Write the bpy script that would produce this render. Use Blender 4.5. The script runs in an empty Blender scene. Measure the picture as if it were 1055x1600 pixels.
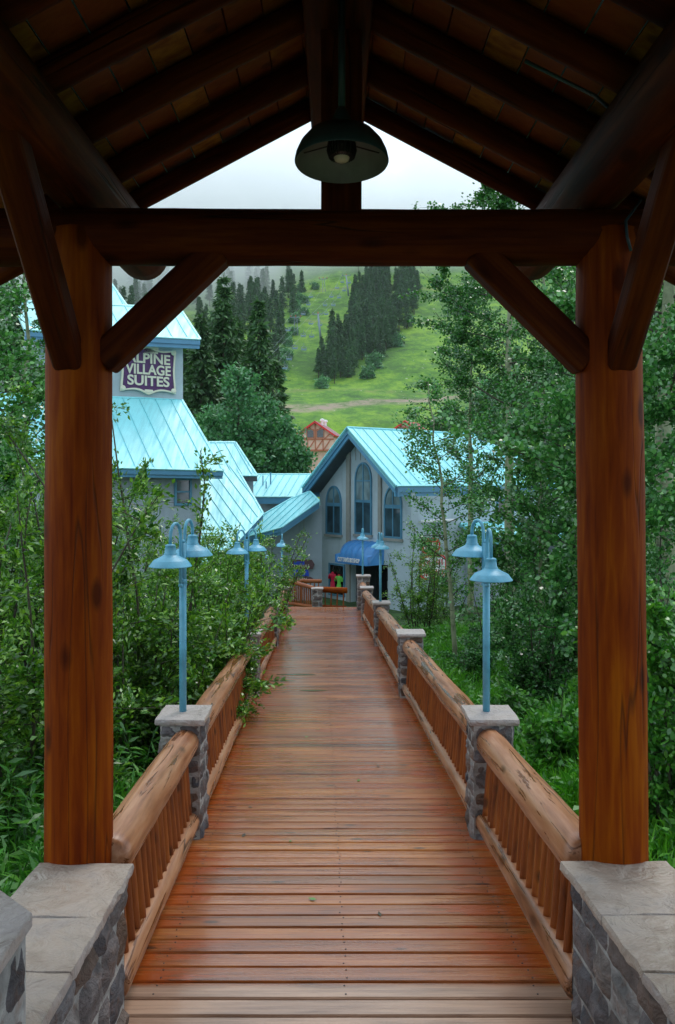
import bpy, bmesh, math, random
import numpy as np
from mathutils import Vector, Matrix, noise as mnoise

R = math.radians
SC = bpy.context.scene
COL = SC.collection
rnd = random.Random(7)

# ------------------------------------------------------------------ camera
EYE = 2.256
FPX, CX, HY = 1300.0, 527.5, 750.0
cam = bpy.data.cameras.new('camera')
cam.sensor_fit = 'VERTICAL'
cam.sensor_height = 36.0
cam.lens = 36.0 * FPX / 1600.0
cam.shift_y = -(800.0 - HY) / 1600.0
cam.clip_start = 0.05
cam.clip_end = 4000
camo = bpy.data.objects.new('camera', cam)
COL.objects.link(camo)
camo.location = (0, 0, EYE)
camo.rotation_euler = (R(90), 0, 0)
SC.camera = camo

# ------------------------------------------------------------------ world, sun, exposure
SUN_EL, SUN_AZ = 58.0, 25.0     # soft overcast light, brightest ahead and to the right
world = bpy.data.worlds.new('World')
SC.world = world
world.use_nodes = True
wn, wl = world.node_tree.nodes, world.node_tree.links
wn.clear()
w_out = wn.new('ShaderNodeOutputWorld')
w_bg = wn.new('ShaderNodeBackground')
w_sky = wn.new('ShaderNodeTexSky')
w_sky.sky_type = 'NISHITA'
w_sky.sun_disc = False
w_sky.sun_elevation = R(SUN_EL)
w_sky.sun_rotation = R(25)
w_sky.air_density = 1.0
w_sky.dust_density = 2.0
w_bg.inputs['Strength'].default_value = 0.1
w_tc = wn.new('ShaderNodeTexCoord')
w_no = wn.new('ShaderNodeTexNoise')
w_no.inputs['Scale'].default_value = 2.2
w_no.inputs['Detail'].default_value = 5
w_ra = wn.new('ShaderNodeValToRGB')
w_ra.color_ramp.elements[0].position = 0.3
w_ra.color_ramp.elements[0].color = (8.1, 9.8, 11.1, 1)
w_ra.color_ramp.elements[1].position = 0.7
w_ra.color_ramp.elements[1].color = (9.0, 10.6, 11.7, 1)
w_mx = wn.new('ShaderNodeMixRGB')
w_mx.inputs['Fac'].default_value = 0.86
wl.new(w_tc.outputs['Generated'], w_no.inputs['Vector'])
wl.new(w_no.outputs['Fac'], w_ra.inputs['Fac'])
wl.new(w_sky.outputs['Color'], w_mx.inputs['Color1'])
wl.new(w_ra.outputs['Color'], w_mx.inputs['Color2'])
wl.new(w_mx.outputs['Color'], w_bg.inputs['Color'])
wl.new(w_bg.outputs['Background'], w_out.inputs['Surface'])

sun = bpy.data.lights.new('sun', 'SUN')
sun.energy = 0.8
sun.angle = R(18)
sun.color = (1.0, 0.96, 0.9)
suno = bpy.data.objects.new('sun', sun)
COL.objects.link(suno)
_d = Vector((math.sin(R(SUN_AZ)) * math.cos(R(SUN_EL)), math.cos(R(SUN_AZ)) * math.cos(R(SUN_EL)), math.sin(R(SUN_EL))))
suno.rotation_euler = _d.to_track_quat('Z', 'Y').to_euler()
suno.location = (0, -5, 30)

SC.view_settings.view_transform = 'Standard'
SC.view_settings.look = 'None'
SC.view_settings.exposure = 0.48
SC.view_settings.gamma = 1.0
SC.render.engine = 'CYCLES'
SC.cycles.max_bounces = 7
SC.cycles.diffuse_bounces = 3
SC.cycles.glossy_bounces = 3
SC.cycles.transmission_bounces = 4
SC.cycles.transparent_max_bounces = 8
SC.cycles.volume_bounces = 3
SC.cycles.use_denoising = True

# ------------------------------------------------------------------ pixel helpers (photo pixels -> points at a real distance)
def W(px, py, Y):
    return Vector(((px - CX) / FPX * Y, Y, EYE - (py - HY) / FPX * Y))
def ray(px, py):
    return Vector(((px - CX) / FPX, 1.0, -(py - HY) / FPX))
O = Vector((0, 0, EYE))
def hit_plane(px, py, p0, n):
    d = ray(px, py)
    t = (p0 - O).dot(n) / d.dot(n)
    return O + d * t
def deck_z(Y):
    return -0.0708 * Y if Y < 24 else -0.0708 * 24
def cxl(Y):                     # centre line of the bridge
    return -0.021 * (Y - 6.2)

# ------------------------------------------------------------------ object helpers
def put(o, parent):
    if parent is not None:
        pl = parent
        off = Vector((0, 0, 0))
        while pl is not None:
            off += pl.location
            pl = pl.parent
        o.parent = parent
        o.location = o.location - off
    COL.objects.link(o)
    return o
def tag(o, label=None, cat=None, group=None, kind=None):
    if label: o['label'] = label
    if cat: o['category'] = cat
    if group: o['group'] = group
    if kind: o['kind'] = kind
    return o
def thing(name, label, cat, loc=(0, 0, 0), group=None):
    o = bpy.data.objects.new(name, None)
    o.empty_display_size = 0.1
    o.location = loc
    COL.objects.link(o)
    return tag(o, label, cat, group)
class MB:
    def __init__(s):
        s.v, s.f = [], []
    def add(s, vs, fs):
        b = len(s.v)
        s.v.extend([tuple(x) for x in vs])
        s.f.extend([tuple(i + b for i in q) for q in fs])
    def box(s, c, d, M=None):
        x, y, z = d[0] / 2, d[1] / 2, d[2] / 2
        vs = [Vector((sx * x, sy * y, sz * z)) for sz in (-1, 1) for sy in (-1, 1) for sx in (-1, 1)]
        c = Vector(c)
        vs = [(M @ (v + c)) if M else v + c for v in vs]
        s.add(vs, [(0, 2, 3, 1), (4, 5, 7, 6), (0, 1, 5, 4), (2, 6, 7, 3), (0, 4, 6, 2), (1, 3, 7, 5)])
    def bar(s, a, b, w, h, up=Vector((0, 0, 1))):
        a, b = Vector(a), Vector(b)
        d = (b - a)
        L = d.length
        d.normalize()
        sx = d.cross(up)
        if sx.length < 1e-4: sx = d.cross(Vector((0, 1, 0)))
        sx.normalize()
        uz = sx.cross(d).normalized()
        vs = []
        for q in (a, b):
            for i, j in ((-1, -1), (1, -1), (1, 1), (-1, 1)):
                vs.append(q + sx * (i * w / 2) + uz * (j * h / 2))
        s.add(vs, [(3, 2, 1, 0), (4, 5, 6, 7), (0, 1, 5, 4), (1, 2, 6, 5), (2, 3, 7, 6), (3, 0, 4, 7)])
    def tube(s, pts, rad, n=8, cap=True):
        pts = [Vector(p) for p in pts]
        k = len(pts)
        if not hasattr(rad, '__len__'): rad = [rad] * k
        t = (pts[1] - pts[0]).normalized()
        a = t.orthogonal().normalized()
        vs = []
        for i, p in enumerate(pts):
            if i == 0: t = pts[1] - pts[0]
            elif i == k - 1: t = pts[-1] - pts[-2]
            else: t = pts[i + 1] - pts[i - 1]
            t.normalize()
            a = (a - t * a.dot(t))
            if a.length < 1e-5: a = t.orthogonal()
            a.normalize()
            b = t.cross(a)
            for j in range(n):
                an = 2 * math.pi * j / n
                vs.append(p + (a * math.cos(an) + b * math.sin(an)) * rad[i])
        fs = []
        for i in range(k - 1):
            for j in range(n):
                j2 = (j + 1) % n
                fs.append((i * n + j, i * n + j2, (i + 1) * n + j2, (i + 1) * n + j))
        if cap:
            fs.append(tuple(range(n - 1, -1, -1)))
            fs.append(tuple((k - 1) * n + j for j in range(n)))
        s.add(vs, fs)
    def lathe(s, c, prof, n=32, M=None):
        c = Vector(c)
        vs = []
        for r, z in prof:
            for j in range(n):
                an = 2 * math.pi * j / n
                v = Vector((r * math.cos(an), r * math.sin(an), z))
                if M: v = M @ v
                vs.append(v + c)
        fs = []
        for i in range(len(prof) - 1):
            for j in range(n):
                j2 = (j + 1) % n
                fs.append((i * n + j, i * n + j2, (i + 1) * n + j2, (i + 1) * n + j))
        s.add(vs, fs)
    def prism(s, poly, off):
        n = len(poly)
        off = Vector(off)
        vs = [Vector(p) for p in poly] + [Vector(p) + off for p in poly]
        fs = [tuple(range(n)), tuple(range(2 * n - 1, n - 1, -1))]
        for i in range(n):
            j = (i + 1) % n
            fs.append((i, i + n, j + n, j))
        s.add(vs, fs)
    def build(s, name, mat, parent=None, smooth=False, origin=None, bevel=0):
        me = bpy.data.meshes.new(name)
        o0 = Vector(origin) if origin is not None else Vector((0, 0, 0))
        me.from_pydata([tuple(Vector(v) - o0) for v in s.v], [], s.f)
        bm = bmesh.new(); bm.from_mesh(me)
        bmesh.ops.recalc_face_normals(bm, faces=bm.faces)
        bm.to_mesh(me); bm.free()
        if smooth:
            me.polygons.foreach_set('use_smooth', [True] * len(me.polygons))
            if name in ('cap_slab', 'coping_slab', 'stonework'): me.set_sharp_from_angle(angle=R(32))
        me.materials.append(mat)
        o = bpy.data.objects.new(name, me)
        o.location = o0
        put(o, parent)
        if bevel:
            m = o.modifiers.new('bevel', 'BEVEL'); m.width = bevel; m.segments = 2; m.limit_method = 'ANGLE'
        return o
def np_mesh(name, verts, loops, counts, mat, parent=None, origin=(0, 0, 0), smooth=False):
    me = bpy.data.meshes.new(name)
    me.vertices.add(len(verts))
    me.vertices.foreach_set('co', np.asarray(verts, dtype=np.float32).ravel())
    me.loops.add(len(loops))
    me.loops.foreach_set('vertex_index', np.asarray(loops, dtype=np.int32))
    counts = np.asarray(counts, dtype=np.int32)
    me.polygons.add(len(counts))
    st = np.concatenate([[0], np.cumsum(counts)[:-1]]).astype(np.int32)
    me.polygons.foreach_set('loop_start', st)
    me.update(calc_edges=True)
    me.validate()
    me.materials.append(mat)
    if smooth:
        me.polygons.foreach_set('use_smooth', [True] * len(me.polygons))
    o = bpy.data.objects.new(name, me)
    o.location = origin
    put(o, parent)
    return o

# ------------------------------------------------------------------ materials
class NT:
    def __init__(s, name):
        s.m = bpy.data.materials.new(name)
        s.m.use_nodes = True
        s.n, s.l = s.m.node_tree.nodes, s.m.node_tree.links
        s.p = s.n['Principled BSDF']
        s.o = s.n['Material Output']
    def node(s, t, **kw):
        q = s.n.new(t)
        for k, v in kw.items():
            if k in q.inputs: q.inputs[k].default_value = v
            else: setattr(q, k, v)
        return q
    def link(s, a, b): s.l.new(a, b)
    def coord(s, scale=(1, 1, 1), kind='Object'):
        tc = s.node('ShaderNodeTexCoord')
        mp = s.node('ShaderNodeMapping')
        mp.inputs['Scale'].default_value = scale
        s.link(tc.outputs[kind], mp.inputs['Vector'])
        return mp.outputs['Vector']
    def noise(s, vec, scale, detail=4, rough=0.55, dist=0.0):
        q = s.node('ShaderNodeTexNoise')
        q.inputs['Scale'].default_value = scale
        q.inputs['Detail'].default_value = detail
        q.inputs['Roughness'].default_value = rough
        q.inputs['Distortion'].default_value = dist
        s.link(vec, q.inputs['Vector'])
        return q.outputs['Fac']
    def ramp(s, fac, stops, interp='LINEAR'):
        q = s.node('ShaderNodeValToRGB')
        cr = q.color_ramp
        cr.interpolation = interp
        while len(cr.elements) < len(stops): cr.elements.new(0.5)
        for e, (p, c) in zip(cr.elements, stops):
            e.position = p
            e.color = (c[0], c[1], c[2], 1) if hasattr(c, '__len__') else (c, c, c, 1)
        s.link(fac, q.inputs['Fac'])
        return q.outputs['Color']
    def mix(s, fac, a, b, mode='MIX'):
        q = s.node('ShaderNodeMixRGB', blend_type=mode)
        for key, x in (('Fac', fac), ('Color1', a), ('Color2', b)):
            if hasattr(x, 'is_linked') or hasattr(x, 'node'): s.link(x, q.inputs[key])
            elif key == 'Fac': q.inputs[key].default_value = x
            else: q.inputs[key].default_value = (x[0], x[1], x[2], 1)
        return q.outputs['Color']
    def math(s, op, a, b=0.0):
        q = s.node('ShaderNodeMath', operation=op)
        for i, x in enumerate((a, b)):
            if hasattr(x, 'node'): s.link(x, q.inputs[i])
            else: q.inputs[i].default_value = x
        return q.outputs[0]
    def bump(s, h, strength=0.4, dist=0.02):
        q = s.node('ShaderNodeBump')
        q.inputs['Strength'].default_value = strength
        q.inputs['Distance'].default_value = dist
        s.link(h, q.inputs['Height'])
        s.link(q.outputs['Normal'], s.p.inputs['Normal'])
    def color(s, c): s.link(c, s.p.inputs['Base Color'])
    def rough(s, r):
        if hasattr(r, 'node'): s.link(r, s.p.inputs['Roughness'])
        else: s.p.inputs['Roughness'].default_value = r
    def island(s):
        return s.node('ShaderNodeNewGeometry').outputs['Random Per Island']
    def objrand(s):
        return s.node('ShaderNodeObjectInfo').outputs['Random']

def log_mat(name, dark, mid, light, rough=0.5, crack=0.5, wet=0.0):
    """stained log: grain along local Z, knots, drying checks"""
    t = NT(name)
    if rough > 0.55: t.p.inputs['Specular IOR Level'].default_value = 0.09
    r = t.objrand()
    tc = t.node('ShaderNodeTexCoord')
    off = t.node('ShaderNodeCombineXYZ')
    t.link(t.math('MULTIPLY', r, 37.0), off.inputs[2])
    ad = t.node('ShaderNodeVectorMath', operation='ADD')
    t.link(tc.outputs['Object'], ad.inputs[0]); t.link(off.outputs[0], ad.inputs[1])
    def mp(sc):
        q = t.node('ShaderNodeMapping'); q.inputs['Scale'].default_value = sc
        t.link(ad.outputs[0], q.inputs['Vector']); return q.outputs['Vector']
    g1 = t.noise(mp((26, 26, 1.6)), 1.0, 6, 0.6, 0.4)
    g2 = t.noise(mp((5, 5, 0.9)), 1.0, 4, 0.6, 0.3)
    base = t.ramp(t.math('ADD', t.math('MULTIPLY', g1, 0.5), t.math('MULTIPLY', g2, 0.5)),
                  [(0.36, dark), (0.5, mid), (0.64, light)])
    # knots
    vo = t.node('ShaderNodeTexVoronoi'); vo.inputs['Scale'].default_value = 1.0
    t.link(mp((5.5, 5.5, 2.2)), vo.inputs['Vector'])
    k = t.ramp(vo.outputs['Distance'], [(0.10, 1.0), (0.2, 0.0)])
    base = t.mix(t.math('MULTIPLY', k, 0.75), base, tuple(c * 0.35 for c in dark))
    # checks
    c1 = t.noise(mp((9, 9, 0.35)), 1.0, 2, 0.4, 0.15)
    cm = t.ramp(c1, [(0.488, 0.0), (0.5, 1.0), (0.512, 0.0)])
    g3 = t.noise(mp((2, 2, 1.0)), 1.0, 1, 0.5)
    cm = t.math('MULTIPLY', cm, t.ramp(g3, [(0.5, 0.0), (0.58, 1.0)]))
    cm = t.math('MULTIPLY', cm, crack)
    base = t.mix(cm, base, (0.012, 0.006, 0.004))
    if wet:
        wv = t.noise(mp((13, 13, 0.8)), 1.0, 4, 0.65, 1.0)
        wm = t.math('MULTIPLY', t.ramp(wv, [(0.53, 0.0), (0.58, 1.0)]), wet)
        base = t.mix(wm, base, (0.13, 0.036, 0.006))
        t.rough(t.ramp(wm, [(0, rough), (1, 0.22)]))
    else:
        t.rough(rough)
    t.color(base)
    h = t.math('SUBTRACT', t.math('MULTIPLY', g1, 0.4), t.math('MULTIPLY', cm, 1.2))
    t.bump(h, 0.5, 0.012)
    return t.m

M = {}
M['post'] = log_mat('stained_log', (0.10, 0.010, 0.0004), (0.205, 0.034, 0.0006), (0.31, 0.074, 0.0010), 0.6, 0.6)
M['beam'] = log_mat('dark_stained_timber', (0.030, 0.004, 0.0005), (0.075, 0.0125, 0.0008), (0.13, 0.029, 0.0012), 0.62, 0.8)
M['rail'] = log_mat('weathered_rail_log', (0.17, 0.052, 0.016), (0.37, 0.155, 0.070), (0.50, 0.26, 0.145), 0.36, 1.0, 0.9)
M['baluster'] = log_mat('orange_baluster', (0.11, 0.022, 0.002), (0.25, 0.058, 0.006), (0.36, 0.10, 0.012), 0.5, 0.3)

def mk_ceiling():
    t = NT('ceiling_boards')
    i = t.island()
    v = t.coord((1.4, 22, 22))
    g = t.noise(v, 1.0, 5, 0.6, 0.3)
    b = t.ramp(g, [(0.35, (0.20, 0.055, 0.005)), (0.65, (0.38, 0.16, 0.015))])
    b = t.mix(t.ramp(i, [(0.35, 0.0), (0.75, 0.75)]), b, (0.17, 0.024, 0.003))
    vo = t.node('ShaderNodeTexVoronoi'); vo.inputs['Scale'].default_value = 1.0
    t.link(t.coord((3.2, 5.5, 5.5)), vo.inputs['Vector'])
    k = t.ramp(vo.outputs['Distance'], [(0.12, 1.0), (0.2, 0.0)])
    b = t.mix(t.math('MULTIPLY', k, 0.8), b, (0.09, 0.02, 0.006))
    t.color(b); t.rough(0.55); t.bump(g, 0.3, 0.01)
    return t.m
M['ceiling'] = mk_ceiling()

def mk_deck():
    t = NT('wet_deck_boards')
    t.p.inputs['Coat Weight'].default_value = 0.6; t.p.inputs['Coat Roughness'].default_value = 0.16
    i = t.island()
    pos = t.node('ShaderNodeNewGeometry').outputs['Position']
    sep = t.node('ShaderNodeSeparateXYZ'); t.link(pos, sep.inputs[0])
    off = t.node('ShaderNodeCombineXYZ'); t.link(t.math('MULTIPLY', i, 50.0), off.inputs[0]); t.link(t.math('MULTIPLY', i, 13.0), off.inputs[2])
    ad = t.node('ShaderNodeVectorMath', operation='ADD'); t.link(pos, ad.inputs[0]); t.link(off.outputs[0], ad.inputs[1])
    def mp(sc):
        q = t.node('ShaderNodeMapping'); q.inputs['Scale'].default_value = sc
        t.link(ad.outputs[0], q.inputs['Vector']); return q.outputs['Vector']
    g = t.noise(mp((2.2, 48, 8)), 1.0, 7, 0.66, 0.5)
    g2 = t.noise(mp((0.9, 7, 2)), 1.0, 3, 0.6, 0.6)
    f = t.math('ADD', t.math('MULTIPLY', g, 0.55), t.math('MULTIPLY', g2, 0.45))
    c1 = t.ramp(f, [(0.34, (0.14, 0.045, 0.016)), (0.5, (0.38, 0.155, 0.055)), (0.66, (0.56, 0.28, 0.11))])
    tone = t.ramp(i, [(0.0, (0.50, 0.36, 0.30)), (0.25, (0.95, 0.68, 0.45)), (0.5, (0.66, 0.44, 0.38)), (0.75, (1.10, 0.84, 0.46)), (1.0, (0.60, 0.50, 0.50))])
    c = t.mix(1.0, c1, tone, 'MULTIPLY')
    # red stain left along the rails and on odd boards
    xx = t.math('ABSOLUTE', t.math('ADD', sep.outputs[0], t.math('MULTIPLY', t.math('SUBTRACT', sep.outputs[1], 6.2), 0.021)))
    sn = t.noise(mp((1.6, 3.0, 1)), 1.0, 3, 0.6)
    edge = t.math('ADD', xx, t.math('ADD', t.math('MULTIPLY', t.math('SUBTRACT', sn, 0.5), 2.2), t.math('MULTIPLY', t.math('SUBTRACT', g, 0.5), 1.6)))
    em = t.ramp(edge, [(0.98, 0.0), (1.12, 0.8)])
    ib = t.ramp(t.math('FRACT', t.math('MULTIPLY', i, 7.31)), [(0.80, 0.0), (0.9, 1.0)])
    em2 = t.math('MAXIMUM', em, t.math('MULTIPLY', ib, t.ramp(sn, [(0.45, 0.0), (0.6, 0.6)])))
    far = t.ramp(sep.outputs[1], [(0.0, 1.0), (1.0, 1.0)])
    c = t.mix(em2, c, (0.36, 0.065, 0.008))
    # knots
    vo = t.node('ShaderNodeTexVoronoi'); vo.inputs['Scale'].default_value = 1.0
    t.link(mp((2.2, 6.0, 3)), vo.inputs['Vector'])
    k = t.ramp(vo.outputs['Distance'], [(0.07, 1.0), (0.14, 0.0)])
    c = t.mix(t.math('MULTIPLY', k, 0.75), c, (0.04, 0.018, 0.012))
    # the dry boards under the roof
    dry = t.ramp(t.math('ADD', sep.outputs[1], t.math('MULTIPLY', t.math('SUBTRACT', sn, 0.5), 0.02)), [(0.0, 1.0), (1.0, 0.0)])
    drym = t.node('ShaderNodeMapRange'); drym.inputs['From Min'].default_value = 4.22; drym.inputs['From Max'].default_value = 4.18
    t.link(sep.outputs[1], drym.inputs['Value'])
    cd = t.ramp(f, [(0.34, (0.22, 0.12, 0.075)), (0.6, (0.52, 0.32, 0.215))])
    c = t.mix(drym.outputs[0], c, cd)
    t.color(c)
    wet = t.noise(t.coord((0.7, 1.4, 1), 'Object'), 1.0, 3, 0.5)
    rr = t.ramp(t.math('ADD', t.math('MULTIPLY', wet, 0.6), t.math('MULTIPLY', g, 0.4)), [(0.4, 0.16), (0.6, 0.38)])
    t.rough(t.math('ADD', t.math('MULTIPLY', drym.outputs[0], 0.25), rr))
    t.bump(t.math('SUBTRACT', g, t.math('MULTIPLY', k, 0.3)), 0.35, 0.008)
    return t.m
M['deck'] = mk_deck()

def mk_stone(name, cols, rough=0.75, bumpd=0.03):
    t = NT(name)
    i = t.island()
    st = [(j / (len(cols) - 1), c) for j, c in enumerate(cols)]
    c = t.ramp(i, st)
    n = t.noise(t.coord((1, 1, 1)), 14, 6, 0.65, 0.4)
    n2 = t.noise(t.coord((1, 1, 2.2)), 5, 4, 0.6, 0.8)
    c = t.mix(1.0, c, t.ramp(n2, [(0.3, 0.55), (0.5, 1.0), (0.7, 1.5)]), 'MULTIPLY')
    c = t.mix(t.ramp(n, [(0.52, 0.0), (0.7, 0.5)]), c, (0.20, 0.085, 0.04))
    t.color(c); t.rough(rough)
    t.bump(t.math('ADD', n, t.math('MULTIPLY', n2, 0.8)), 1.0, bumpd * 1.5)
    return t.m
M['stone'] = mk_stone('rubble_stone', [(0.07, 0.065, 0.075), (0.17, 0.145, 0.145), (0.085, 0.085, 0.10), (0.20, 0.14, 0.105), (0.10, 0.08, 0.08), (0.30, 0.27, 0.26), (0.13, 0.075, 0.05), (0.19, 0.18, 0.19)])
M['mortar'] = mk_stone('mortar', [(0.34, 0.33, 0.32), (0.30, 0.29, 0.28)], 0.9, 0.01)

def mk_slab():
    t = NT('sandstone_coping')
    i = t.island()
    n = t.noise(t.coord(), 3.0, 6, 0.6, 0.6)
    n2 = t.noise(t.coord(), 22, 4, 0.6, 0.2)
    c = t.ramp(n, [(0.3, (0.31, 0.25, 0.215)), (0.5, (0.43, 0.37, 0.335)), (0.7, (0.37, 0.335, 0.33))])
    c = t.mix(1.0, c, t.ramp(i, [(0, (0.95, 0.97, 1.04)), (1, (1.08, 1.0, 0.90))]), 'MULTIPLY')
    c = t.mix(t.ramp(n2, [(0.55, 0.0), (0.75, 0.35)]), c, (0.22, 0.17, 0.13))
    t.color(c); t.rough(t.ramp(n, [(0.4, 0.35), (0.6, 0.6)]))
    rid = t.noise(t.coord(), 7, 5, 0.6, 1.5)
    t.bump(t.math('ADD', t.math('MULTIPLY', rid, 1.0), t.math('MULTIPLY', n2, 0.3)), 1.0, 0.035)
    return t.m
M['slab'] = mk_slab()

def mk_plain(name, col, rough=0.5, metal=0.0, var=0.12, scale=3.0, bump=0.0, bscale=30):
    t = NT(name)
    n = t.noise(t.coord(), scale, 4, 0.6, 0.3)
    lo = tuple(c * (1 - var) for c in col); hi = tuple(c * (1 + var) for c in col)
    t.color(t.ramp(n, [(0.3, lo), (0.7, hi)]))
    t.rough(rough); t.p.inputs['Metallic'].default_value = metal
    if bump:
        t.bump(t.noise(t.coord(), bscale, 4, 0.6), bump, 0.01)
    return t.m
M['lamp'] = mk_plain('blue_enamel', (0.11, 0.37, 0.52), 0.42, 0.0, 0.22, 6, 0.15, 60)
M['lamp_dark'] = mk_plain('teal_enamel', (0.03, 0.065, 0.085), 0.35, 0.0, 0.1, 8)
M['reflector'] = mk_plain('lamp_reflector', (0.20, 0.20, 0.19), 0.35, 0.0, 0.15, 9)
M['bulb'] = mk_plain('bulb_glass', (0.62, 0.56, 0.46), 0.2, 0.0, 0.05, 5)
M['black'] = mk_plain('black_metal', (0.02, 0.02, 0.022), 0.4)
def mk_roof(name, col):
    t = NT(name)
    n = t.noise(t.coord((1, 1, 1)), 0.6, 4, 0.6, 0.3)
    n2 = t.noise(t.coord((5, 0.35, 0.35)), 1.5, 5, 0.65, 0.3)
    c = t.ramp(n, [(0.3, tuple(x * 0.88 for x in col)), (0.7, tuple(min(1, x * 1.08) for x in col))])
    c = t.mix(t.ramp(n2, [(0.48, 0.0), (0.75, 0.55)]), c, tuple(x * 0.6 for x in col))
    t.color(c); t.rough(t.ramp(n2, [(0.4, 0.38), (0.65, 0.6)]))
    t.bump(t.noise(t.coord(), 1.6, 3, 0.5), 0.25, 0.05)
    return t.m
M['roof'] = mk_roof('teal_metal_roof', (0.30, 0.78, 0.84))
M['roof2'] = mk_roof('pale_teal_metal_roof', (0.40, 0.82, 0.83))
M['fascia'] = mk_plain('blue_fascia', (0.085, 0.26, 0.42), 0.4, 0, 0.1, 2)
M['seam'] = mk_plain('roof_seam', (0.22, 0.62, 0.68), 0.4, 0, 0.1, 2)
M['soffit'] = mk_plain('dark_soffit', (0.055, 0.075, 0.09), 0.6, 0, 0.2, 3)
def mk_stucco(name, col):
    t = NT(name)
    n = t.noise(t.coord(), 0.7, 5, 0.6, 0.3)
    st = t.noise(t.coord((3, 3, 0.35)), 1.0, 4, 0.6)
    c = t.ramp(n, [(0.3, tuple(x * 0.85 for x in col)), (0.7, tuple(x * 1.12 for x in col))])
    c = t.mix(t.ramp(st, [(0.55, 0.0), (0.75, 0.35)]), c, tuple(x * 0.55 for x in col))
    t.color(c); t.rough(0.85); t.bump(t.noise(t.coord(), 26, 4, 0.7), 0.4, 0.02)
    return t.m
M['stucco'] = mk_stucco('grey_stucco', (0.31, 0.37, 0.42))
M['stucco2'] = mk_stucco('light_grey_stucco', (0.42, 0.51, 0.565))
M['trim'] = mk_plain('stone_trim', (0.27, 0.27, 0.25), 0.8)
M['winframe'] = mk_plain('blue_window_frame', (0.07, 0.22, 0.34), 0.4)
def mk_glass(name, col, rough=0.06):
    t = NT(name)
    n = t.noise(t.coord(), 1.2, 3, 0.5, 0.5)
    t.color(t.ramp(n, [(0.4, tuple(c * 0.5 for c in col)), (0.6, col)]))
    t.rough(rough); t.p.inputs['IOR'].default_value = 1.6
    t.p.inputs['Specular IOR Level'].default_value = 0.8
    return t.m
M['glass'] = mk_glass('window_glass', (0.045, 0.09, 0.12))
M['glass_dark'] = mk_glass('dark_shop_glass', (0.012, 0.014, 0.018), 0.15)
M['curtain'] = mk_glass('curtained_glass', (0.20, 0.30, 0.33))
M['awning'] = mk_plain('blue_awning_canvas', (0.06, 0.25, 0.58), 0.35, 0, 0.1, 2, 0.1, 8)
M['white'] = mk_plain('white_paint', (0.78, 0.78, 0.80), 0.5, 0, 0.04)
M['cream'] = mk_plain('cream_paint', (0.70, 0.70, 0.55), 0.5, 0, 0.06, 12)
M['purple'] = mk_plain('purple_sign_board', (0.075, 0.018, 0.11), 0.45, 0, 0.35, 9)
M['red'] = mk_plain('red_paint', (0.62, 0.01, 0.02), 0.4)
M['redroof'] = mk_plain('red_metal_roof', (0.72, 0.01, 0.012), 0.4, 0, 0.1, 1)
M['pink'] = mk_stucco('pink_plaster', (0.66, 0.40, 0.33))
M['timber'] = mk_plain('orange_timber', (0.42, 0.12, 0.06), 0.6)
M['magenta'] = mk_plain('pink_dress_cloth', (0.70, 0.008, 0.06), 0.7, 0, 0.2, 20)
M['lime'] = mk_plain('green_dress_cloth', (0.16, 0.62, 0.08), 0.7, 0, 0.2, 20)
M['blue_sign'] = mk_plain('blue_sign_board', (0.02, 0.07, 0.50), 0.4, 0, 0.2, 20)
M['brown_sign'] = mk_plain('brown_sign_board', (0.10, 0.05, 0.055), 0.6, 0, 0.3, 15)
M['steel'] = mk_plain('galvanised_steel', (0.20, 0.26, 0.30), 0.45, 0.3)
M['steel_red'] = mk_plain('red_sheave_cover', (0.5, 0.05, 0.05), 0.5)

def mk_leaf(name, a, b, c, rough=0.30, trans=0.2):
    t = NT(name)
    t.p.inputs['Specular IOR Level'].default_value = 0.75
    i = t.island()
    r = t.objrand()
    f = t.ramp(i, [(0.0, a), (0.5, b), (1.0, c)])
    hs = t.node('ShaderNodeHueSaturation')
    t.link(f, hs.inputs['Color'])
    t.link(t.math('ADD', t.math('MULTIPLY', r, 0.35), 0.82), hs.inputs['Value'])
    t.color(hs.outputs['Color'])
    t.rough(rough)
    tr = t.node('ShaderNodeBsdfTranslucent')
    t.link(t.mix(1.0, hs.outputs['Color'], (1.3, 1.5, 0.6), 'MULTIPLY'), tr.inputs['Color'])
    ms = t.node('ShaderNodeMixShader'); ms.inputs[0].default_value = trans
    t.link(t.p.outputs[0], ms.inputs[1]); t.link(tr.outputs[0], ms.inputs[2])
    t.link(ms.outputs[0], t.o.inputs['Surface'])
    return t.m
M['willow'] = mk_leaf('willow_leaf', (0.030, 0.125, 0.012), (0.078, 0.235, 0.020), (0.25, 0.47, 0.04))
M['aspen'] = mk_leaf('aspen_leaf', (0.024, 0.115, 0.026), (0.058, 0.21, 0.048), (0.16, 0.38, 0.11), 0.25)
M['cottonwood'] = mk_leaf('cottonwood_leaf', (0.04, 0.16, 0.065), (0.080, 0.25, 0.10), (0.14, 0.36, 0.14), 0.45, 0.2)
M['needle'] = mk_leaf('spruce_needle', (0.026, 0.085, 0.028), (0.045, 0.125, 0.038), (0.080, 0.18, 0.048), 0.6, 0.12)
M['needle_far'] = mk_leaf('far_spruce_needle', (0.020, 0.075, 0.030), (0.034, 0.115, 0.040), (0.070, 0.19, 0.055), 0.7, 0.1)
M['grass'] = mk_leaf('grass_blade', (0.05, 0.21, 0.010), (0.09, 0.33, 0.016), (0.18, 0.46, 0.028), 0.4, 0.3)
M['fern'] = mk_leaf('fern_leaf', (0.030, 0.15, 0.018), (0.065, 0.25, 0.026), (0.14, 0.38, 0.04), 0.35, 0.2)
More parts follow.
